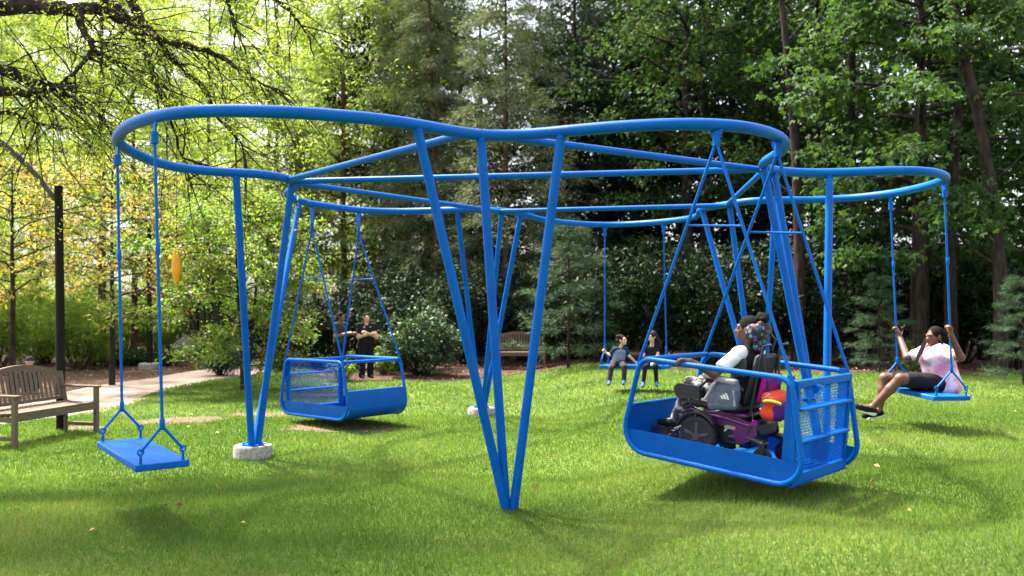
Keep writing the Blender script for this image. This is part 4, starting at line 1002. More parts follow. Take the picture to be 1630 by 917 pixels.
bench('weathered wooden bench in the left foreground beside the black post', -6.32, 11.55, 0.0, R(90 - 14), 1.50)
bf = at(827, 580, 24.0)
bench('distant wooden bench set against the dark shrubs', bf.x, bf.y, ground_z(bf.x, bf.y), R(2), 1.42)

# ================================================================== posts, ornament, boulder
pb = at(97, 686, 12.4)
post = thing('post', 'thick black post with a slanting arm behind the left bench', 'post', (pb.x, pb.y, ground_z(pb.x, pb.y)))
MB().tube([(pb.x, pb.y, -.1), (pb.x - .01, pb.y, 1.6), (pb.x - .035, pb.y, 3.52)], [.062, .060, .056], 14).build('shaft', M['dark_post'], post)
MB().tube([at(88, 318, 12.4), at(62, 283, 12.3), at(30, 250, 12.2), at(-30, 200, 12.0)], [.035, .04, .045, .045], 10).build('slanting_arm', simple('grey_bark_arm', (.10, .085, .07), .9, var=.4, scale=20, bump=.6), post)
p2 = at(238, 586, 25.0); p2.z = ground_z(p2.x, p2.y)
lp = thing('post', 'slim dark post on a concrete base beside the path', 'post', tuple(p2))
MB().tube([p2 + Vector((0, 0, .1)), p2 + Vector((0, 0, 4.1))], [.085, .06], 12).build('shaft', M['dark_post'], lp)
MB().lathe([(.30, -.1), (.30, .09), (.27, .12)], 24, p2).build('footing', M['concrete'], lp)
oy = 17.0; oc = at(281, 423, oy)
orn = thing('hanging_ornament', 'long orange spindle ornament hanging beside the flowering tree', 'ornament', tuple(at(281, 456, oy)))
M['orange_glass'] = simple('orange_glass', (.85, .36, .015), .3, var=.12, scale=6)
hh = .415
MB().lathe([(.012, -hh)] + [(.012 + .082 * math.sin(math.pi * (i / 16)) ** .75, -hh + 2 * hh * i / 16) for i in range(1, 16)] + [(.012, hh)], 24, oc).build('spindle', M['orange_glass'], orn)
MB().rod(oc + Vector((0, 0, hh)), oc + Vector((0, 0, hh + 1.9)), .006, n=6).build('cord', M['black'], orn)
rk = at(296, 568, 29.5)
M['stone'] = simple('stone', (.20, .165, .14), .9, var=.35, scale=5, bump=.8, bscale=9)
import bmesh
bm = bmesh.new(); bmesh.ops.create_icosphere(bm, subdivisions=4, radius=1)
for v in bm.verts:
    q = v.co.copy(); d = 1 + .22 * mnoise.noise(q * 1.3) + .08 * mnoise.noise(q * 4) + .03 * mnoise.noise(q * 11); v.co = Vector((q.x * .44 * d, q.y * .35 * d, q.z * .42 * d + .05 * q.x))
me = bpy.data.meshes.new('boulder'); bm.to_mesh(me); bm.free(); me.materials.append(M['stone']); me.polygons.foreach_set('use_smooth', [True] * len(me.polygons))
bo = link('boulder', me); bo.location = (rk.x, rk.y, ground_z(rk.x, rk.y) + .25); tag(bo, 'rounded brown boulder beyond the path', 'boulder')

# ================================================================== vegetation
def unit(a): return a / np.maximum(1e-9, np.linalg.norm(a, axis=-1, keepdims=True))
def leaf_quads(C, A, Nn, ln, wd, fold=.25, rnd=None, lobes=1, rng=None):
    """folded kite leaves: C base points, A axis, Nn normal, ln length, wd width arrays"""
    A = unit(A); S = unit(np.cross(A, Nn)); Nn = np.cross(S, A)
    ln = ln[:, None]; wd = wd[:, None]
    if lobes == 1:
        V = np.stack([C, C + A * ln * .45 + S * wd * .5 + Nn * wd * fold, C + A * ln, C + A * ln * .45 - S * wd * .5 + Nn * wd * fold], 1)
        r = np.repeat(rnd, 4)
    else:       # palmate: three pointed lobes sharing a base
        Vs = []
        for an, fr in ((0, 1.0), (.85, .78), (-.85, .78)):
            a = A * math.cos(an) + S * math.sin(an); s = -A * math.sin(an) + S * math.cos(an)
            Vs.append(np.stack([C, C + a * ln * fr * .5 + s * wd * .27 + Nn * wd * fold * .5, C + a * ln * fr - Nn * wd * .08, C + a * ln * fr * .5 - s * wd * .27 + Nn * wd * fold * .5], 1))
        V = np.concatenate(Vs, 0); r = np.tile(np.repeat(rnd, 4), 3)
    V = V.reshape(-1, 3); F = np.arange(len(V)).reshape(-1, 4)
    return V, F, r
def bezier(p0, p1, p2, n):
    t = np.linspace(0, 1, n)[:, None]; return p0 * (1 - t) ** 2 + 2 * p1 * t * (1 - t) + p2 * t * t
def crooked(rng, P, amp):
    n = len(P); q = rng.normal(0, amp, (n, 3)); q[0] = 0; q = np.cumsum(q, 0) * .5; return P + q
class Plant:
    def __init__(s, seed): s.rng = np.random.default_rng(seed); s.wood = MB(); s.tw = []; s.LV = []
    def limb(s, P, r0, r1, n=6):
        s.wood.tube([Vector(p) for p in P], list(np.linspace(r0, r1, len(P))), n, caps=False)
    def twig_leaves(s, a, b, per, spread, ln, wd, droop=.3, up=.7, jitter=.35, along=.6):
        """leaves scattered along twig arrays a->b"""
        rng = s.rng; a = np.repeat(a, per, 0); b = np.repeat(b, per, 0); n = len(a)
        t = rng.uniform(.1, 1.05, (n, 1)); C = a + (b - a) * t + rng.normal(0, 1, (n, 3)) * spread * np.array([1, 1, .6])
        d = unit(b - a); A = d * along + rng.normal(0, .6, (n, 3)) + np.array([0, 0, -droop]); Nn = np.array([0, 0, up]) + rng.normal(0, jitter, (n, 3))
        s.LV.append((C, A, Nn, ln * rng.uniform(.65, 1.25, n), wd * rng.uniform(.7, 1.2, n), np.repeat(rng.uniform(0, 1, (n // per)), per) * .55 + rng.uniform(0, 1, n) * .45))
    def meshes(s, name, bark, leafm, lobes=1, fold=.25):
        wm = bpy.data.meshes.new(name + '_trunk'); wm.from_pydata(s.wood.v, [], s.wood.f); wm.update(); wm.polygons.foreach_set('use_smooth', [True] * len(wm.polygons)); wm.materials.append(bark)
        C, A, Nn, l, w_, r = (np.concatenate(x) for x in zip(*s.LV))
        V, F_, rr = leaf_quads(C, A, Nn, l, w_, fold, r, lobes)
        lm = fast_mesh(name + '_crown', V, F_, leafm, attrs={'rnd': rr})
        return wm, lm
def broad(seed, H, base, Rr, tr, limbs=26, twigs=10, per=22, ln=.13, wd=.09, rise=.25, droop=.35, lean=(0, 0), spread=.12, twl=.9, top=1.0, up=.7, jitter=.4, low=.0, asym=None, stems=1):
    p = Plant(seed); rng = p.rng
    n = 10
    for st in range(stems):
        off = np.array([0, 0, 0.]) if stems == 1 else np.array([math.cos(st * 2.4) * .5, math.sin(st * 2.4) * .5, 0]) * Rr * .25
        tp = bezier(np.array([0, 0, -.15]) + off * .15, np.array([lean[0] * .3, lean[1] * .3, H * .45]) + off, np.array([lean[0], lean[1], H * .93]) + off * 1.6, n); tp = crooked(rng, tp, .02 * H / 8)
        p.limb(tp, tr, tr * .18, 10)
        if stems == 1 or st == 0: tp0 = tp
        for i in range(limbs // stems):
            u = (i + rng.uniform(0, 1)) / (limbs // stems); z = base + (H * .95 - base) * u ** .9
            f = np.clip(z / (H * .93), 0, 1) * (n - 1); j = int(min(n - 2, f)); s0 = tp[j] + (tp[j + 1] - tp[j]) * (f - j)
            prof = math.sin(math.pi * (0.18 + .80 * u)) ** .7 * top
            ph = i * 2.399 + rng.uniform(-.4, .4); rad = Rr * prof * rng.uniform(.65, 1.05)
            dv = np.array([math.cos(ph), math.sin(ph), 0])
            if asym is not None: rad *= 1 + asym[2] * (dv[0] * asym[0] + dv[1] * asym[1])
            e = s0 + dv * rad + np.array([0, 0, rad * rise * rng.uniform(.3, 1.2) - low * rad]); m_ = (s0 + e) / 2 + np.array([0, 0, rad * .16]) + rng.normal(0, .08, 3) * rad
            lp = crooked(rng, bezier(s0, m_, e, 7), .03 * rad); p.limb(lp, max(.018, tr * .32 * (1 - .5 * u)), .008, 5)
            t = rng.uniform(.22, 1.0, twigs) ** .8; k = np.minimum(5, (t * 6).astype(int)); a = lp[k] + (lp[k + 1] - lp[k]) * (t * 6 - k)[:, None]
            d = unit(np.array([dv]) * .6 + rng.normal(0, .7, (twigs, 3)) * np.array([1, 1, .55]) + np.array([0, 0, -droop * .3])); b_ = a + d * (twl * rng.uniform(.5, 1.2, (twigs, 1)))
            for q in range(twigs):
                p.wood.tube([Vector(a[q]), Vector((a[q] + b_[q]) / 2 + np.array([0, 0, .05])), Vector(b_[q])], [.009, .006, .003], 3, caps=False)
            p.twig_leaves(a, b_, per, spread, ln, wd, droop, up, jitter)
    return p
def conifer(seed, H, base, Rr, tr, whorls=16, per_w=5, twigs=16, per=14, ln=.16, wd=.016, sag=.22, rise=.1, spread=.05, upcurve=.0, jitter=.5, lean=(0, 0)):
    p = Plant(seed); rng = p.rng
    tp = crooked(rng, bezier(np.array([0, 0, -.15]), np.array([lean[0] * .4, lean[1] * .4, H * .5]), np.array([lean[0], lean[1], H]), 12), .008 * H / 8); p.limb(tp, tr, tr * .1, 10)
    for wv in range(whorls):
        u = wv / (whorls - 1); z = base + (H * .98 - base) * u; f = z / H * 11; j = int(min(10, f)); s0 = tp[j] + (tp[j + 1] - tp[j]) * (f - j)
        for q in range(per_w):
            ph = 2 * math.pi * (q + rng.uniform(-.3, .3)) / per_w + wv * 1.1; rad = Rr * (1 - .82 * u) * rng.uniform(.7, 1.1); dv = np.array([math.cos(ph), math.sin(ph), 0])
            s1 = s0 + np.array([0, 0, rng.uniform(-.2, .2)]); e = s1 + dv * rad + np.array([0, 0, rad * (rise - sag + upcurve)]); m_ = s1 + dv * rad * .5 + np.array([0, 0, rad * (rise + .02)])
            lp = bezier(s1, m_, e, 8); lp = crooked(rng, lp, .02 * rad); p.limb(lp, max(.014, tr * .22 * (1 - .6 * u)), .006, 5)
            t = rng.uniform(.15, 1.0, twigs); k = np.minimum(6, (t * 7).astype(int)); a = lp[k] + (lp[k + 1] - lp[k]) * (t * 7 - k)[:, None]
            sd = np.array([-dv[1], dv[0], 0]); sg = rng.choice([-1, 1], (twigs, 1)); L_ = rad * .30 * (1.15 - t[:, None]) + .22
            d = unit(dv * rng.uniform(.4, 1.0, (twigs, 1)) + sd * sg * rng.uniform(.3, 1.0, (twigs, 1)) + np.array([0, 0, 1.0]) * rng.normal(-.08 - sag * .5, .16, (twigs, 1))); b_ = a + d * L_
            p.twig_leaves(a, b_, per, spread, ln, wd, droop=.15, up=.4, jitter=jitter, along=1.1)
    return p
def shrub(seed, Rx, Hh, stems=12, twigs=26, per=14, ln=.13, wd=.05, up=.5, spread=.08, droop=.2, jitter=.5):
    p = Plant(seed); rng = p.rng
    for i in range(stems):
        ph = i * 2.399; u = math.sqrt((i + .5) / stems); e = np.array([math.cos(ph) * Rx * u * .75, math.sin(ph) * Rx * u * .75, Hh * (1 - .45 * u * u) * rng.uniform(.8, 1.0)])
        lp = crooked(rng, bezier(np.array([e[0] * .15, e[1] * .15, -.05]), np.array([e[0] * .6, e[1] * .6, e[2] * .45]), e, 8), .03); p.limb(lp, .035, .008, 5)
        t = rng.uniform(.15, 1.0, twigs) ** .7; k = np.minimum(6, (t * 7).astype(int)); a = lp[k] + (lp[k + 1] - lp[k]) * (t * 7 - k)[:, None]
        d = unit(rng.normal(0, 1, (twigs, 3)) * np.array([1, 1, .5]) + unit(e[None] * np.array([1, 1, 0]) + 1e-6) * .8 + np.array([0, 0, .25])); b_ = a + d * (.38 * Rx * rng.uniform(.4, 1.1, (twigs, 1)))
        b_[:, 2] = np.maximum(b_[:, 2], .06)
        p.twig_leaves(a, b_, per, spread, ln, wd, droop, up, jitter)
    return p
TREES = {}
def register(key, pl, bark, leafm, lobes=1, fold=.25): TREES[key] = pl.meshes(key, bark, leafm, lobes, fold)
def place(name, key, u, Y, label, cat, group=None, rz=0., s=1.0, sz=None, parts=('trunk', 'crown'), x=None, dz=0.0):
    x = (u - CX) / F * Y if x is None else x
    t = thing(name, label, cat, (x, Y, ground_z(x, Y) + dz), group); t.rotation_euler.z = rz; t.scale = (s, s, sz or s)
    for nm, me in zip(parts, TREES[key]): link(nm, me, t)
    return t
def bark(name, a, b_, sc_=10):
    m, n, b, o = new_mat(name); tc = n.nodes.new('ShaderNodeTexCoord'); mp = n.nodes.new('ShaderNodeMapping'); mp.inputs['Scale'].default_value = (1, 1, .25)
    n.links.new(tc.outputs['Object'], mp.inputs[0]); nz, cr = ramp_noise(n, mp.outputs[0], sc_, [(.35, a), (.65, b_)], 10); n.links.new(cr.outputs[0], b.inputs['Base Color'])
    bp = n.nodes.new('ShaderNodeBump'); bp.inputs['Strength'].default_value = .9; bp.inputs['Distance'].default_value = .04; n.links.new(nz.outputs['Fac'], bp.inputs['Height']); n.links.new(bp.outputs[0], b.inputs['Normal'])
    set_in(b, Roughness=.95, Specular_IOR_Level=.1); return m
M['bark_dark'] = bark('bark_dark', (.014, .011, .009), (.055, .042, .034)); M['bark_red'] = bark('bark_red', (.04, .02, .014), (.13, .07, .048)); M['bark_brown'] = bark('bark_brown', (.05, .03, .02), (.15, .10, .07))
M['lf_locust'] = foliage('leaf_locust', [(.13, .19, .022), (.21, .29, .04), (.29, .36, .07)], .6, .55)
M['lf_cypress'] = foliage('leaf_cypress', [(.14, .20, .04), (.22, .29, .065), (.32, .38, .13)], .58, .6, tcol=(1.75, 1.75, .95))
M['lf_autumn'] = foliage('leaf_autumn', [(.13, .20, .04), (.20, .26, .055), (.36, .28, .07), (.48, .22, .085)], .5, .55, tcol=(1.5, 1.35, .8))
M['lf_dogwood'] = foliage('leaf_dogwood', [(.07, .13, .02), (.12, .20, .03), (.18, .25, .05), (.30, .17, .11)], .45, .5, tcol=(1.4, 1.5, .7))
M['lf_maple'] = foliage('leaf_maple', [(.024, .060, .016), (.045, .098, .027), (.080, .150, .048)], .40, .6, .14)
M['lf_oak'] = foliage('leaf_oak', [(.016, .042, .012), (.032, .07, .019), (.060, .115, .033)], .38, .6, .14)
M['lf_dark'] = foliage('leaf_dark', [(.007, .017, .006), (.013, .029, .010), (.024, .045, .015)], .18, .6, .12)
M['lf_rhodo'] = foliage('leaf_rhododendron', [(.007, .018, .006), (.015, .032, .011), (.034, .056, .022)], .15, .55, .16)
M['lf_pine'] = foliage('needle_pine', [(.052, .08, .036), (.086, .12, .056), (.132, .155, .082), (.14, .12, .074)], .38, .6, .3, tcol=(1.3, 1.3, .8))
M['lf_hemlock'] = foliage('needle_hemlock', [(.012, .024, .010), (.023, .04, .018), (.042, .06, .028)], .22, .6, .3, tcol=(1.3, 1.3, .8))
M['lf_wpine'] = foliage('needle_white_pine', [(.028, .058, .026), (.048, .088, .040), (.072, .118, .055)], .25, .55, .3, tcol=(1.2, 1.3, .8))
M['lf_bamboo'] = foliage('leaf_bamboo', [(.10, .17, .02), (.17, .25, .035), (.24, .32, .05)], .5, .5)
M['lf_cover'] = foliage('leaf_ground_cover', [(.02, .05, .012), (.04, .08, .02)], .25, .45)

register('cypress_a', broad(11, 15, 1.8, 3.2, .12, 60, 10, 32, .20, .05, .05, .6, spread=.16, twl=1.0, up=.3, jitter=.7), M['bark_red'], M['lf_cypress'])
register('cypress_b', broad(12, 17, 2.8, 3.5, .13, 60, 10, 32, .20, .05, .05, .6, spread=.17, twl=1.1, up=.3, jitter=.7), M['bark_red'], M['lf_cypress'])
register('autumn', broad(21, 5.2, 1.9, 2.7, .075, 26, 9, 17, .085, .062, .12, .3, spread=.11, twl=.7, up=.9, jitter=.35, top=1.05), M['bark_dark'], M['lf_autumn'])
register('dogwood', broad(31, 4.6, .55, 2.3, .05, 60, 11, 26, .10, .055, .02, .3, spread=.09, twl=.62, up=1.0, jitter=.3, stems=3, asym=(-1, 0, .28)), M['bark_dark'], M['lf_dogwood'])
register('maple', broad(41, 11, 2.6, 4.0, .26, 44, 11, 26, .155, .15, .05, .6, spread=.17, twl=1.0, up=.8, jitter=.45, low=.12), M['bark_dark'], M['lf_maple'], lobes=3)
register('oak_a', broad(51, 15, 4.6, 4.0, .26, 40, 11, 22, .18, .11, .18, .35, spread=.18, twl=1.1, up=.7, jitter=.55), M['bark_dark'], M['lf_oak'])
register('oak_b', broad(52, 16, 4.0, 4.2, .28, 40, 11, 22, .18, .11, .14, .4, spread=.2, twl=1.1, up=.7, jitter=.55, lean=(.6, 0)), M['bark_dark'], M['lf_oak'])
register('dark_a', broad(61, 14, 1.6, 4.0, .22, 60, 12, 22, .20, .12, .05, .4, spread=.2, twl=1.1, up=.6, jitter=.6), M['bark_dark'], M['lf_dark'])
register('pine_a', conifer(71, 15, 2.0, 3.4, .12, 22, 5, 17, 19, .21, .024, .36, .12, spread=.11), M['bark_red'], M['lf_pine'])
register('pine_b', conifer(72, 16, 3.0, 3.1, .13, 21, 5, 17, 19, .21, .024, .44, .10, spread=.12, lean=(1.3, .2)), M['bark_red'], M['lf_pine'])
register('hemlock', conifer(75, 15, 1.2, 3.4, .20, 26, 5, 15, 15, .17, .022, .30, .06, spread=.07), M['bark_dark'], M['lf_hemlock'])
register('white_pine', conifer(81, 3.6, .6, 1.6, .05, 9, 5, 14, 20, .15, .011, .0, .10, spread=.035, upcurve=.05, jitter=.8), M['bark_dark'], M['lf_wpine'])
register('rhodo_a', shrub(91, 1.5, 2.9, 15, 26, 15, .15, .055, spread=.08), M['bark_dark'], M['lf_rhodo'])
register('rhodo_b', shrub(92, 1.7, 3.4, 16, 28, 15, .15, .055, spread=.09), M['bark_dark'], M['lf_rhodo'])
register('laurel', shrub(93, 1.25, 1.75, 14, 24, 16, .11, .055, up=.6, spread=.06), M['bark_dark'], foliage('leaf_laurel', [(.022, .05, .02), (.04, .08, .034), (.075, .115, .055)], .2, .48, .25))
register('bright_bush', shrub(94, 1.5, 2.3, 15, 26, 16, .17, .035, up=.2, spread=.10, droop=.5, jitter=.7), M['bark_brown'], M['lf_bamboo'])
register('ground_cover', shrub(95, 1.1, .5, 12, 20, 16, .10, .06, up=.7, spread=.06), M['bark_dark'], M['lf_cover'])
register('sparse_sapling', shrub(96, .45, .75, 7, 10, 9, .13, .05, up=.5, spread=.05), M['bark_brown'], M['lf_dogwood'])

# ---- named trees, left to right
place('cypress_tree', 'cypress_a', -40, 27, 'pale green feathery tree at the far left edge', 'tree', 'feathery trees on the left', .3)
place('cypress_tree', 'cypress_b', 163, 26, 'feathery tree with a straight reddish trunk left of the slim post', 'tree', 'feathery trees on the left', 1.4)
place('cypress_tree', 'cypress_a', 214, 30, 'feathery tree with a thin trunk just left of the boulder', 'tree', 'feathery trees on the left', 2.2, .95)
place('cypress_tree', 'cypress_b', 62, 33, 'feathery tree with a dark trunk above the seated person', 'tree', 'feathery trees on the left', 3.9, 1.0)
place('cypress_tree', 'cypress_a', 330, 34, 'feathery tree rising behind the orange ornament', 'tree', 'feathery trees on the left', 4.4, 1.1)
place('cypress_tree', 'cypress_b', 440, 36, 'feathery tree seen through the left lobe of the ring', 'tree', 'feathery trees on the left', 5.0, 1.1)
place('cypress_tree', 'cypress_a', 548, 33, 'bright feathery tree left of the grey green pines', 'tree', 'feathery trees on the left', .9, 1.15)
place('cypress_tree', 'cypress_b', 615, 38, 'bright feathery tree far behind the pines', 'tree', 'feathery trees on the left', 2.9, 1.15)
place('autumn_maple', 'autumn', 178, 19.5, 'small maple with orange and yellow leaves over the path', 'tree', 'yellowing maples', .4)
place('autumn_maple', 'autumn', 20, 17.5, 'yellowing small tree at the left edge behind the bench', 'tree', 'yellowing maples', 2.6, .95)
place('dogwood_tree', 'dogwood', 388, 18.2, 'pale green flowering dogwood with pinkish leaves behind the left legs', 'tree', None, 0.0, .95)
place('pine_tree', 'pine_a', 478, 31, 'slender grey green pine left of the ring junction', 'tree', 'pines in the middle', .2, .55)
place('pine_tree', 'pine_b', 700, 30, 'shaggy grey green pine left of the reddish trunks', 'tree', 'pines in the middle', 1.9)
place('pine_tree', 'pine_a', 805, 28, 'tall pine with a reddish trunk above the distant bench', 'tree', 'pines in the middle', 3.0)
place('pine_tree', 'pine_b', 655, 34, 'drooping pine above the rounded laurel bush', 'tree', 'pines in the middle', 4.2, .95)
place('hemlock_tree', 'hemlock', 915, 31, 'dark hemlock above the swing with the children', 'tree', 'dark hemlocks', .4)
place('hemlock_tree', 'hemlock', 1010, 36, 'dark hemlock left of the three close trunks', 'tree', 'dark hemlocks', 2.1, 1.1)
place('hemlock_tree', 'hemlock', 1215, 37, 'dark hemlock right of the three close trunks', 'tree', 'dark hemlocks', 3.7, 1.1)
place('oak_tree', 'oak_a', 1095, 28, 'dark trunked broadleaf tree, left one of three close trunks', 'tree', 'broadleaf trees on the right', .5, .95)
place('oak_tree', 'oak_b', 1128, 29.5, 'dark trunked broadleaf tree, middle one of three close trunks', 'tree', 'broadleaf trees on the right', 2.0)
place('oak_tree', 'oak_a', 1163, 31, 'dark trunked broadleaf tree, right one of three close trunks', 'tree', 'broadleaf trees on the right', 3.4)
place('oak_tree', 'oak_b', 1300, 27, 'tall dark tree above the wheelchair swing gate', 'tree', 'broadleaf trees on the right', 4.5, 1.0)
place('maple_tree', 'maple', 1462, 21.5, 'leafy green maple behind the woman on the swing', 'tree', 'maples on the right', .9)
place('maple_tree', 'maple', 1572, 24, 'dark maple with a forked trunk at the right edge', 'tree', 'maples on the right', 3.5, 1.05)
place('oak_tree', 'oak_a', 1650, 30, 'broadleaf tree rising behind the right edge maple', 'tree', 'broadleaf trees on the right', 1.2, 1.05)
place('white_pine', 'white_pine', 905, 22.0, 'low blue green pine boughs beside the distant bench', 'tree', 'young white pines', .4, 1.05)
place('white_pine', 'white_pine', 1630, 16.8, 'young blue green pine at the right edge', 'tree', 'young white pines', 1.4, .6)
place('white_pine', 'white_pine', 1400, 19.8, 'young blue green pine left of the woman on the swing', 'tree', 'young white pines', 2.8, .62)
place('cypress_tree', 'cypress_b', -210, 29, 'feathery tree just beyond the left edge of the path bed', 'tree', 'feathery trees on the left', 5.5)
# shrubs
sh_l = [('laurel', 668, 22.2, 'rounded laurel bush right of the empty platform swing', 1.05), ('rhodo_a', 640, 24.2, 'dark rhododendron behind the rounded laurel bush', 1.0), ('rhodo_b', 745, 26.0, 'dark rhododendron left of the distant bench', 1.0), ('rhodo_a', 835, 26.6, 'dark rhododendron directly behind the distant bench', 1.1),
        ('rhodo_b', 905, 24.8, 'dark rhododendron right of the distant bench', 1.0), ('rhodo_a', 970, 23.2, 'dark rhododendron behind the boy', 1.1), ('rhodo_b', 1050, 23.4, 'dark rhododendron behind the little girl', 1.05), ('rhodo_a', 1130, 22.6, 'dark rhododendron left of the wheelchair girl', 1.15),
        ('rhodo_b', 1215, 23.2, 'dark rhododendron behind the wheelchair girl', 1.05), ('rhodo_a', 1290, 22.8, 'dark rhododendron behind the wheelchair swing gate', 1.15), ('rhodo_b', 1375, 23.0, 'dark rhododendron left of the maple trunk', 1.05), ('rhodo_a', 1530, 22.6, 'dark rhododendron right of the maple trunk', 1.1),
        ('rhodo_b', 1620, 21.0, 'dark rhododendron at the right edge', .9), ('rhodo_a', 560, 25.5, 'dark rhododendron behind the two standing people', 1.0)]
for i, (k, u, Y, lb, s) in enumerate(sh_l): place('laurel_bush' if k == 'laurel' else 'rhododendron_bush', k, u, Y, lb, 'shrub', 'dark evergreen shrubs', i * 1.7, s, parts=('stems', 'foliage'))
for i, (u, Y, lb, s) in enumerate([(-10, 24, 'bright green bush behind the left end of the bench', 1.1), (70, 27, 'bright green bush between the leaning trunk and the black post', 1.1), (125, 25, 'bright green bush right of the black post', .95), (200, 31, 'bright green bush left of the slim post', 1.05), (255, 33, 'bright green bush behind the boulder', .95), (30, 34, 'bright green bush far behind the bench', 1.4), (-110, 27, 'bright green bush past the left end of the path bed', 1.3), (-220, 30, 'bright green bush furthest to the left', 1.5), (140, 37, 'bright green bush far back between the reddish trunks', 1.4)]):
    place('bright_bush', 'bright_bush', u, Y, lb, 'shrub', 'bright bushes beyond the path', i * 2.1, s, parts=('stems', 'foliage'))
for i, (u, Y, k, lb, s) in enumerate([(385, 25.5, 'rhodo_a', 'dark bush behind the dogwood, nearest the path', .75), (450, 26.5, 'rhodo_b', 'dark bush behind the middle of the dogwood', .8), (505, 25.5, 'rhodo_a', 'dark bush behind the right side of the dogwood', .8), (330, 35.0, 'dark_bush', 'dark bush behind the bamboo grove on its right', 1.2), (275, 36.0, 'dark_bush', 'dark bush behind the bamboo grove on its left', 1.2)]):
    place('dark_bush', 'rhodo_b' if k == 'dark_bush' else k, u, Y, lb, 'shrub', 'dark bushes behind the dogwood and bamboo', i * 1.1, s, parts=('stems', 'foliage'))
for i, u in enumerate((150, 178, 205, 228, 258)):
    place('ground_cover_plant', 'ground_cover', u, 26.4 + .7 * (i % 2), ['leftmost low dark leafy plant edging the far side of the path', 'low dark leafy plant just right of the leftmost one edging the path', 'low dark leafy plant left of the slim post footing', 'low dark leafy plant directly by the slim post footing', 'low dark leafy plant right of the slim post footing'][i], 'plant', 'low plants edging the path', i * 1.3, .72, parts=('stems', 'foliage'))
place('bushy_plant', 'laurel', 352, 22.3, 'grey green bush beside the path under the dogwood', 'shrub', None, .6, .55, parts=('stems', 'foliage'))
for i, (u, Y, lb) in enumerate([(545, 20.3, 'small leafy plant in front of the half hidden person'), (1460, 19.4, 'small leafy plant at the foot of the maple'), (610, 22.6, 'small leafy plant by the woman in black')]):
    place('sapling', 'sparse_sapling', u, Y, lb, 'plant', 'small leafy plants', i * 1.9, .9, parts=('stems', 'foliage'))
# bamboo grove
rng = np.random.default_rng(5)
M['cane'] = simple('bamboo_cane', (.10, .12, .035), .5, var=.4, scale=5)
M['lf_bam2'] = foliage('leaf_bamboo_dark', [(.02, .045, .010), (.045, .085, .02), (.08, .12, .03)], .35, .5)
bgv = []
for var in range(3):
    pl = Plant(300 + var); H_ = 6.5
    tp = bezier(np.array([0, 0, 0.]), np.array([.05, .05, H_ * .6]), np.array([.5 - .4 * var, .3, H_]), 14); rad = [.028 * (1 - .7 * i / 13) for i in range(14)]; pl.wood.tube([Vector(q) for q in tp], rad, 6, caps=False)
    a = tp[5:13][np.arange(30) % 8] + pl.rng.normal(0, .03, (30, 3)); b_ = a + unit(pl.rng.normal(0, 1, (30, 3)) * np.array([1, 1, .4])) * .7; pl.twig_leaves(a, b_, 14, .08, .16, .028, .5, .3, .7)
    register('bamboo_%d' % var, pl, M['cane'], M['lf_bam2'])
for i in range(26):
    u = 262 + 100 * (i + .5) / 26 + rng.uniform(-2, 2); Y = 31.5 + rng.uniform(-.8, 1.8)
    place('bamboo_cane', 'bamboo_%d' % (i % 3), u, Y, 'slender bamboo cane in the dark grove behind the boulder', 'bamboo', 'bamboo canes behind the boulder', rng.uniform(0, 6), rng.uniform(.85, 1.1), parts=('cane', 'foliage'))
# the wood behind: rows of trees one behind the other
for i in range(7):
    u = [60, 250, 330, 430, 520, 600, -60][i] + rng.uniform(-20, 20)
    place('far_tree', ['cypress_a', 'cypress_b'][i % 2], u, 52 + 6 * (i % 3), 'pale green tree in the hazy wood far behind the feathery trees', 'tree', 'pale trees of the far wood', rng.uniform(0, 6), 1.45)
for i in range(11):
    u = 640 + 112 * i + rng.uniform(-20, 20)
    place('far_tree', ['dark_a', 'oak_a', 'hemlock'][i % 3], u, 37 + 5 * (i % 3), 'dark tree in the dense wood behind the right-hand trees', 'tree', 'dark trees of the far wood', rng.uniform(0, 6), 1.15)
for i in range(10):
    u = 640 + 112 * i + rng.uniform(-20, 20)
    place('undergrowth_bush', ['rhodo_a', 'rhodo_b'][i % 2], u, 29.0 + 1.5 * (i % 2), 'dark undergrowth bush deep in the shade behind the rhododendrons', 'shrub', 'undergrowth bushes deep in the wood', rng.uniform(0, 6), 1.35, parts=('stems', 'foliage'))
for i, (k, u, Y, s_) in enumerate([('pine_a', 690, 44, 1.15), ('hemlock', 680, 39, 1.1), ('pine_b', 760, 38, 1.1), ('pine_a', 860, 40, 1.15)]):
    place('far_pine', k, u, Y, ['pine furthest behind the middle legs', 'dark hemlock far behind the middle legs', 'leaning pine far behind the tall reddish trunk', 'pine far behind the distant bench'][i], 'tree', 'pines of the far wood', i * 1.3, s_)
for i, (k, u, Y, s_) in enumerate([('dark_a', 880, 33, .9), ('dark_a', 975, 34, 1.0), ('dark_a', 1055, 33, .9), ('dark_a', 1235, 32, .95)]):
    place('shade_tree', k, u, Y, ['dense dark tree behind the blue green pine boughs', 'dense dark tree behind the children', 'dense dark tree left of the three close trunks', 'dense dark tree right of the three close trunks'][i], 'tree', 'dense dark trees behind the shrubs', i * 2.3, s_)
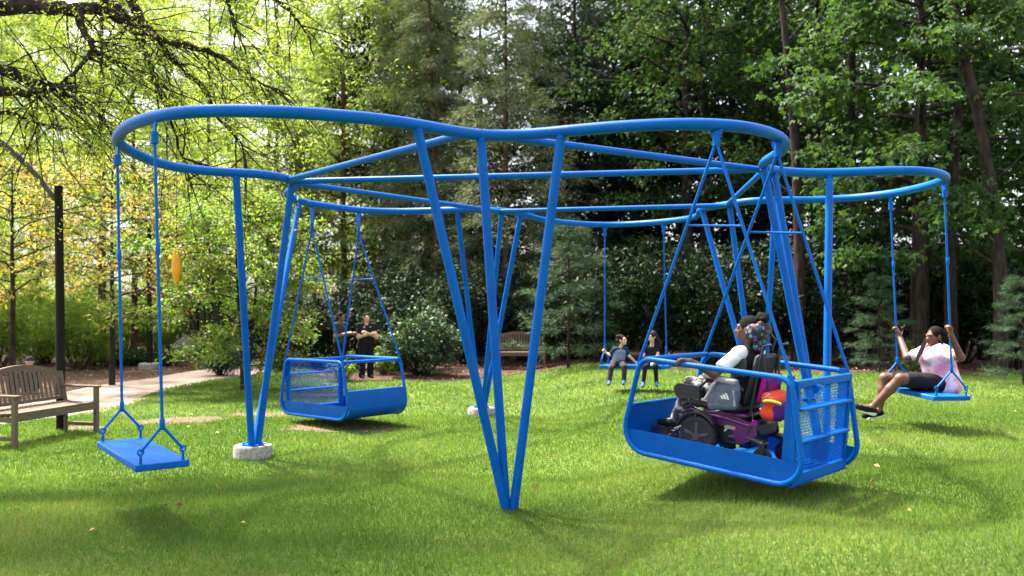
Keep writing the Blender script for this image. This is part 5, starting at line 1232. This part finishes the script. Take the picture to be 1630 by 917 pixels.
# slim trunks standing in the shade on the right
for i, (u, Y, r0, r1, lb) in enumerate([(1268, 22.0, 8, -6, 'slim dark trunk above the wheelchair swing gate'), (1350, 23, 5, 4, 'slim dark trunk left of the big maple trunk'), (1518, 21, -10, 14, 'slim leaning trunk right of the big maple trunk'), (1590, 19.0, 12, -30, 'thin curved trunk near the right edge')]):
    b0 = at(u, 600, Y); b0.z = ground_z(b0.x, b0.y) - .1; t = thing('bare_trunk', lb, 'tree', tuple(b0), 'slim shaded trunks')
    sc_ = Y / F; mid = b0 + Vector((r0 * sc_ * 2, 0, 4)); e = b0 + Vector((r1 * sc_ * 3, .3, 9.5)); pth = bez(b0, mid, e, 10)
    MB().tube(pth, [.17 - .009 * k for k in range(11)], 9).build('trunk', M['bark_dark'], t)
    for q in range(4):
        s0 = pth[3 + 2 * q]; d = Vector((math.cos(q * 2.4 + i), math.sin(q * 2.4 + i) * .6, .5)); MB().tube(bez(s0, s0 + d * .6, s0 + d * 1.2 + Vector((0, 0, .4)), 5), [.04, .034, .028, .02, .014, .008], 6).build('branch', M['bark_dark'], t)

# ---- big spreading tree on the left whose limbs reach over the lawn
ov = thing('spreading_tree', 'big tree whose dark bare limbs reach over from the upper left', 'tree', (-9.6, 9.2, 0))
TB = Vector((-9.6, 9.2, -.2))
MB().tube([TB, TB + Vector((.1, .1, 2.5)), TB + Vector((.5, .2, 4.6)), TB + Vector((.9, .4, 7)), TB + Vector((.7, .8, 11))], [.38, .31, .27, .22, .10], 12).build('trunk', M['bark_dark'], ov)
LIMBS = [([(-420, 90, 9.6), (-150, 20, 10.2), (30, 12, 10.4), (85, 12, 10.4), (128, 16, 10.4), (160, 14, 10.5), (205, 38, 10.6), (250, 62, 10.7), (330, 82, 10.8), (375, 105, 11), (412, 130, 11.1), (455, 150, 11.2)], .105, .012),
         ([(126, 15, 10.4), (131, 45, 10.3), (146, 76, 10.2), (128, 105, 10.1), (100, 130, 10), (62, 150, 9.9)], .05, .01),
         ([(146, 76, 10.2), (170, 92, 10.2), (200, 115, 10.2), (178, 142, 10.2)], .03, .006),
         ([(-400, 120, 9.4), (-140, 110, 9.6), (0, 112, 9.8), (40, 128, 9.8), (80, 136, 9.8), (120, 132, 9.8)], .10, .015),
         ([(-140, 140, 9.6), (0, 146, 9.7), (50, 146, 9.7), (90, 140, 9.8), (135, 175, 9.9)], .07, .01),
         ([(-60, -120, 10.4), (100, -60, 10.6), (172, 0, 10.8), (214, 46, 10.8), (235, 95, 10.8), (247, 135, 10.8), (262, 168, 10.9), (290, 250, 11), (305, 300, 11)], .08, .008),
         ([(100, -90, 10.6), (200, -10, 10.8), (222, 30, 10.8), (248, 60, 10.8), (275, 95, 10.9), (318, 135, 11), (345, 185, 11), (380, 225, 11.1), (395, 250, 11.2)], .07, .008),
         ([(-90, 160, 9.8), (0, 178, 10), (60, 195, 10.2), (120, 210, 10.4), (170, 240, 10.6)], .03, .005),
         ([(180, -160, 11), (300, -60, 11.4), (420, -10, 11.8), (480, 40, 12), (500, 95, 12)], .06, .006),
         ([(300, -60, 11.4), (360, -5, 11.5), (372, 40, 11.5), (392, 75, 11.5)], .04, .006)]
pl = Plant(500); rng = pl.rng
TW = []
for pts, r0, r1 in LIMBS:
    P = [at(*q) for q in pts]; out = []
    for i in range(len(P) - 1):
        p0, p1, p2, p3 = P[max(i - 1, 0)], P[i], P[i + 1], P[min(i + 2, len(P) - 1)]
        for j in range(5):
            t = j / 5; out.append(.5 * ((2 * p1) + (p2 - p0) * t + (2 * p0 - 5 * p1 + 4 * p2 - p3) * t * t + (3 * p1 - p0 - 3 * p2 + p3) * t ** 3) + Vector(rng.normal(0, .012, 3)))
    out.append(P[-1]); nn = len(out)
    MB().tube(out, [1.25 * r0 + (r1 - 1.25 * r0) * (i / (nn - 1)) ** .7 for i in range(nn)], 8).build('limb', M['bark_dark'], ov)
    for q in range(int(nn * .8)):
        i = int(rng.uniform(.25, 1) * (nn - 1)); s0 = np.array(out[i]); d = unit(np.array([rng.normal(.5, .7), rng.normal(0, .5), rng.normal(-.35, .55)])); L_ = rng.uniform(.5, 1.3)
        e = s0 + d * L_ + np.array([0, 0, -.25 * L_]); lp = crooked(rng, bezier(s0, s0 + d * L_ * .5, e, 7), .03); pl.limb(lp, .012, .003, 4)
        for w_ in range(3):
            k = rng.integers(1, 7); d2 = unit(d + rng.normal(0, .7, 3) + np.array([0, 0, -.4])); a = lp[k]; b_ = a + d2 * rng.uniform(.2, .55); pl.limb(np.stack([a, (a + b_) / 2 + rng.normal(0, .02, 3), b_]), .005, .0015, 3); TW.append((a, b_))
a = np.array([t[0] for t in TW]); b_ = np.array([t[1] for t in TW]); pl.twig_leaves(a, b_, 20, .12, .048, .020, .3, .5, .6)
wm, lm = pl.meshes('overhang', M['bark_dark'], M['lf_locust']); o1 = link('twigs', wm, ov); o2 = link('crown', lm, ov)
for o_ in (o1, o2): o_.location = (9.6, -9.2, 0)
# its upper canopy spreads above the swings and throws dappled shade on the near lawn
pl = Plant(501); rng = pl.rng
for i in range(34):
    tgt = np.array([rng.uniform(-10.5, 2.5), rng.uniform(7.6, 12.6), rng.uniform(8.8, 11.5)]); s0 = np.array([-8.7, 9.6, rng.uniform(6.5, 9.5)]); m_ = (s0 + tgt) / 2 + np.array([0, 0, 1.0]); lp = crooked(rng, bezier(s0, m_, tgt, 9), .06); pl.limb(lp, .07, .015, 5)
    n_ = 16; k = rng.integers(3, 9, n_); a = lp[k]; b_ = a + unit(rng.normal(0, 1, (n_, 3)) * np.array([1, 1, .35])) * rng.uniform(.5, 1.2, (n_, 1)); pl.twig_leaves(a, b_, 26, .20, .12, .05, .3, .7, .5)
wm, lm = pl.meshes('canopy', M['bark_dark'], M['lf_locust']); o1 = link('upper_limbs', wm, ov); o2 = link('upper_crown', lm, ov)
for o_ in (o1, o2): o_.location = (9.6, -9.2, 0)

# ================================================================== lawn grass, fallen leaves
rng = np.random.default_rng(77)
def scatter(n, y0, y1):
    y = np.sqrt(rng.uniform(y0 ** 2, y1 ** 2, n)); x = rng.uniform(-1, 1, n) * (.62 * y + 1.3); return x, y
BX, BY, BH, BW = [], [], [], []
for n_, y0, y1, h0, w0 in ((270000, 3.6, 9.0, .044, .0058), (190000, 9.0, 14.0, .046, .0095), (160000, 14.0, 25.8, .050, .017)):
    x, y = scatter(n_, y0, y1); BX.append(x); BY.append(y); BH.append(np.full(n_, h0)); BW.append(np.full(n_, w0))
BX, BY, BH, BW = map(np.concatenate, (BX, BY, BH, BW))
keep = np.zeros(len(BX), bool); zz = np.zeros(len(BX)); nse = np.zeros(len(BX))
for i in range(len(BX)):
    x, y = BX[i], BY[i]
    if not (x < 14.5 and lawn_left_edge(y) - .08 < x and y < lawn_far_edge(x) + .12): continue
    nz = mnoise.noise((x * .9, y * .9, 0)) + .5 * mnoise.noise((x * 3, y * 3, 5)); nse[i] = nz
    if -7.5 < x < -1 and 12 < y < 18 and soil_amount(x, y) > rng.random() * .95 + .18: continue
    keep[i] = True; zz[i] = ground_z(x, y)
x, y, z, h, w_, nz = BX[keep], BY[keep], zz[keep], BH[keep], BW[keep], nse[keep]; n_ = len(x)
h = h * rng.uniform(.55, 1.25, n_) * (1 + .22 * nz); an = rng.uniform(0, 2 * math.pi, n_); ln_ = rng.uniform(.15, .75, n_) * h; la = rng.uniform(0, 2 * math.pi, n_); w_ = w_ * rng.uniform(.7, 1.3, n_)
dx, dy = np.cos(an) * w_ / 2, np.sin(an) * w_ / 2
V = np.stack([np.stack([x - dx, y - dy, z - .004], 1), np.stack([x + dx, y + dy, z - .004], 1), np.stack([x + np.cos(la) * ln_, y + np.sin(la) * ln_, z + h], 1)], 1).reshape(-1, 3)
big = np.array([mnoise.noise((a * .35, b * .45, 9.0)) for a, b in zip(x, y)])
rr = np.clip(.5 + .30 * nz + .45 * big + rng.normal(0, .2, n_), 0, 1)
M['grass'] = foliage('grass_blade', [(.046, .098, .012), (.082, .155, .022), (.134, .212, .04), (.24, .27, .085)], .42, .5, .3, tcol=(1.3, 1.4, .6))
g = link('grass', fast_mesh('grass', V, np.arange(len(V)).reshape(-1, 3), M['grass'], attrs={'rnd': np.repeat(rr, 3)})); tag(g, 'short mown green grass covering the lawn', 'grass', kind='stuff')
n_ = 170; x, y = scatter(n_, 5.5, 21); ok = np.array([in_lawn(a, b) for a, b in zip(x, y)]); x, y = x[ok], y[ok]; n_ = len(x)
x2 = rng.uniform(-13, 12, 2600); y2 = rng.uniform(19, 27, 2600); ok = np.array([not in_lawn(a, b) and not (lawn_left_edge(b) - 1.9 < a < lawn_left_edge(b)) for a, b in zip(x2, y2)])
x = np.r_[x, x2[ok]]; y = np.r_[y, y2[ok]]; up_ = np.r_[np.full(n_, .03), np.full(ok.sum(), .0)]; n_ = len(x)
C = np.stack([x, y, np.array([ground_z(a, b) for a, b in zip(x, y)]) + up_], 1)
V, Fq, r_ = leaf_quads(C, rng.normal(0, 1, (n_, 3)) * np.array([1, 1, .2]), np.array([0, 0, 1]) + rng.normal(0, .35, (n_, 3)), rng.uniform(.04, .08, n_), rng.uniform(.025, .05, n_), .45, rng.uniform(0, 1, n_))
M['dead_leaf'] = foliage('fallen_leaf', [(.12, .055, .025), (.25, .12, .05), (.38, .22, .08), (.42, .33, .20)], .15, .8, .2, tcol=(1.2, 1.1, .9))
g = link('fallen_leaves', fast_mesh('fallen_leaves', V, Fq, M['dead_leaf'], attrs={'rnd': r_})); tag(g, 'dry brown leaves scattered over lawn and mulch', 'leaves', kind='stuff')
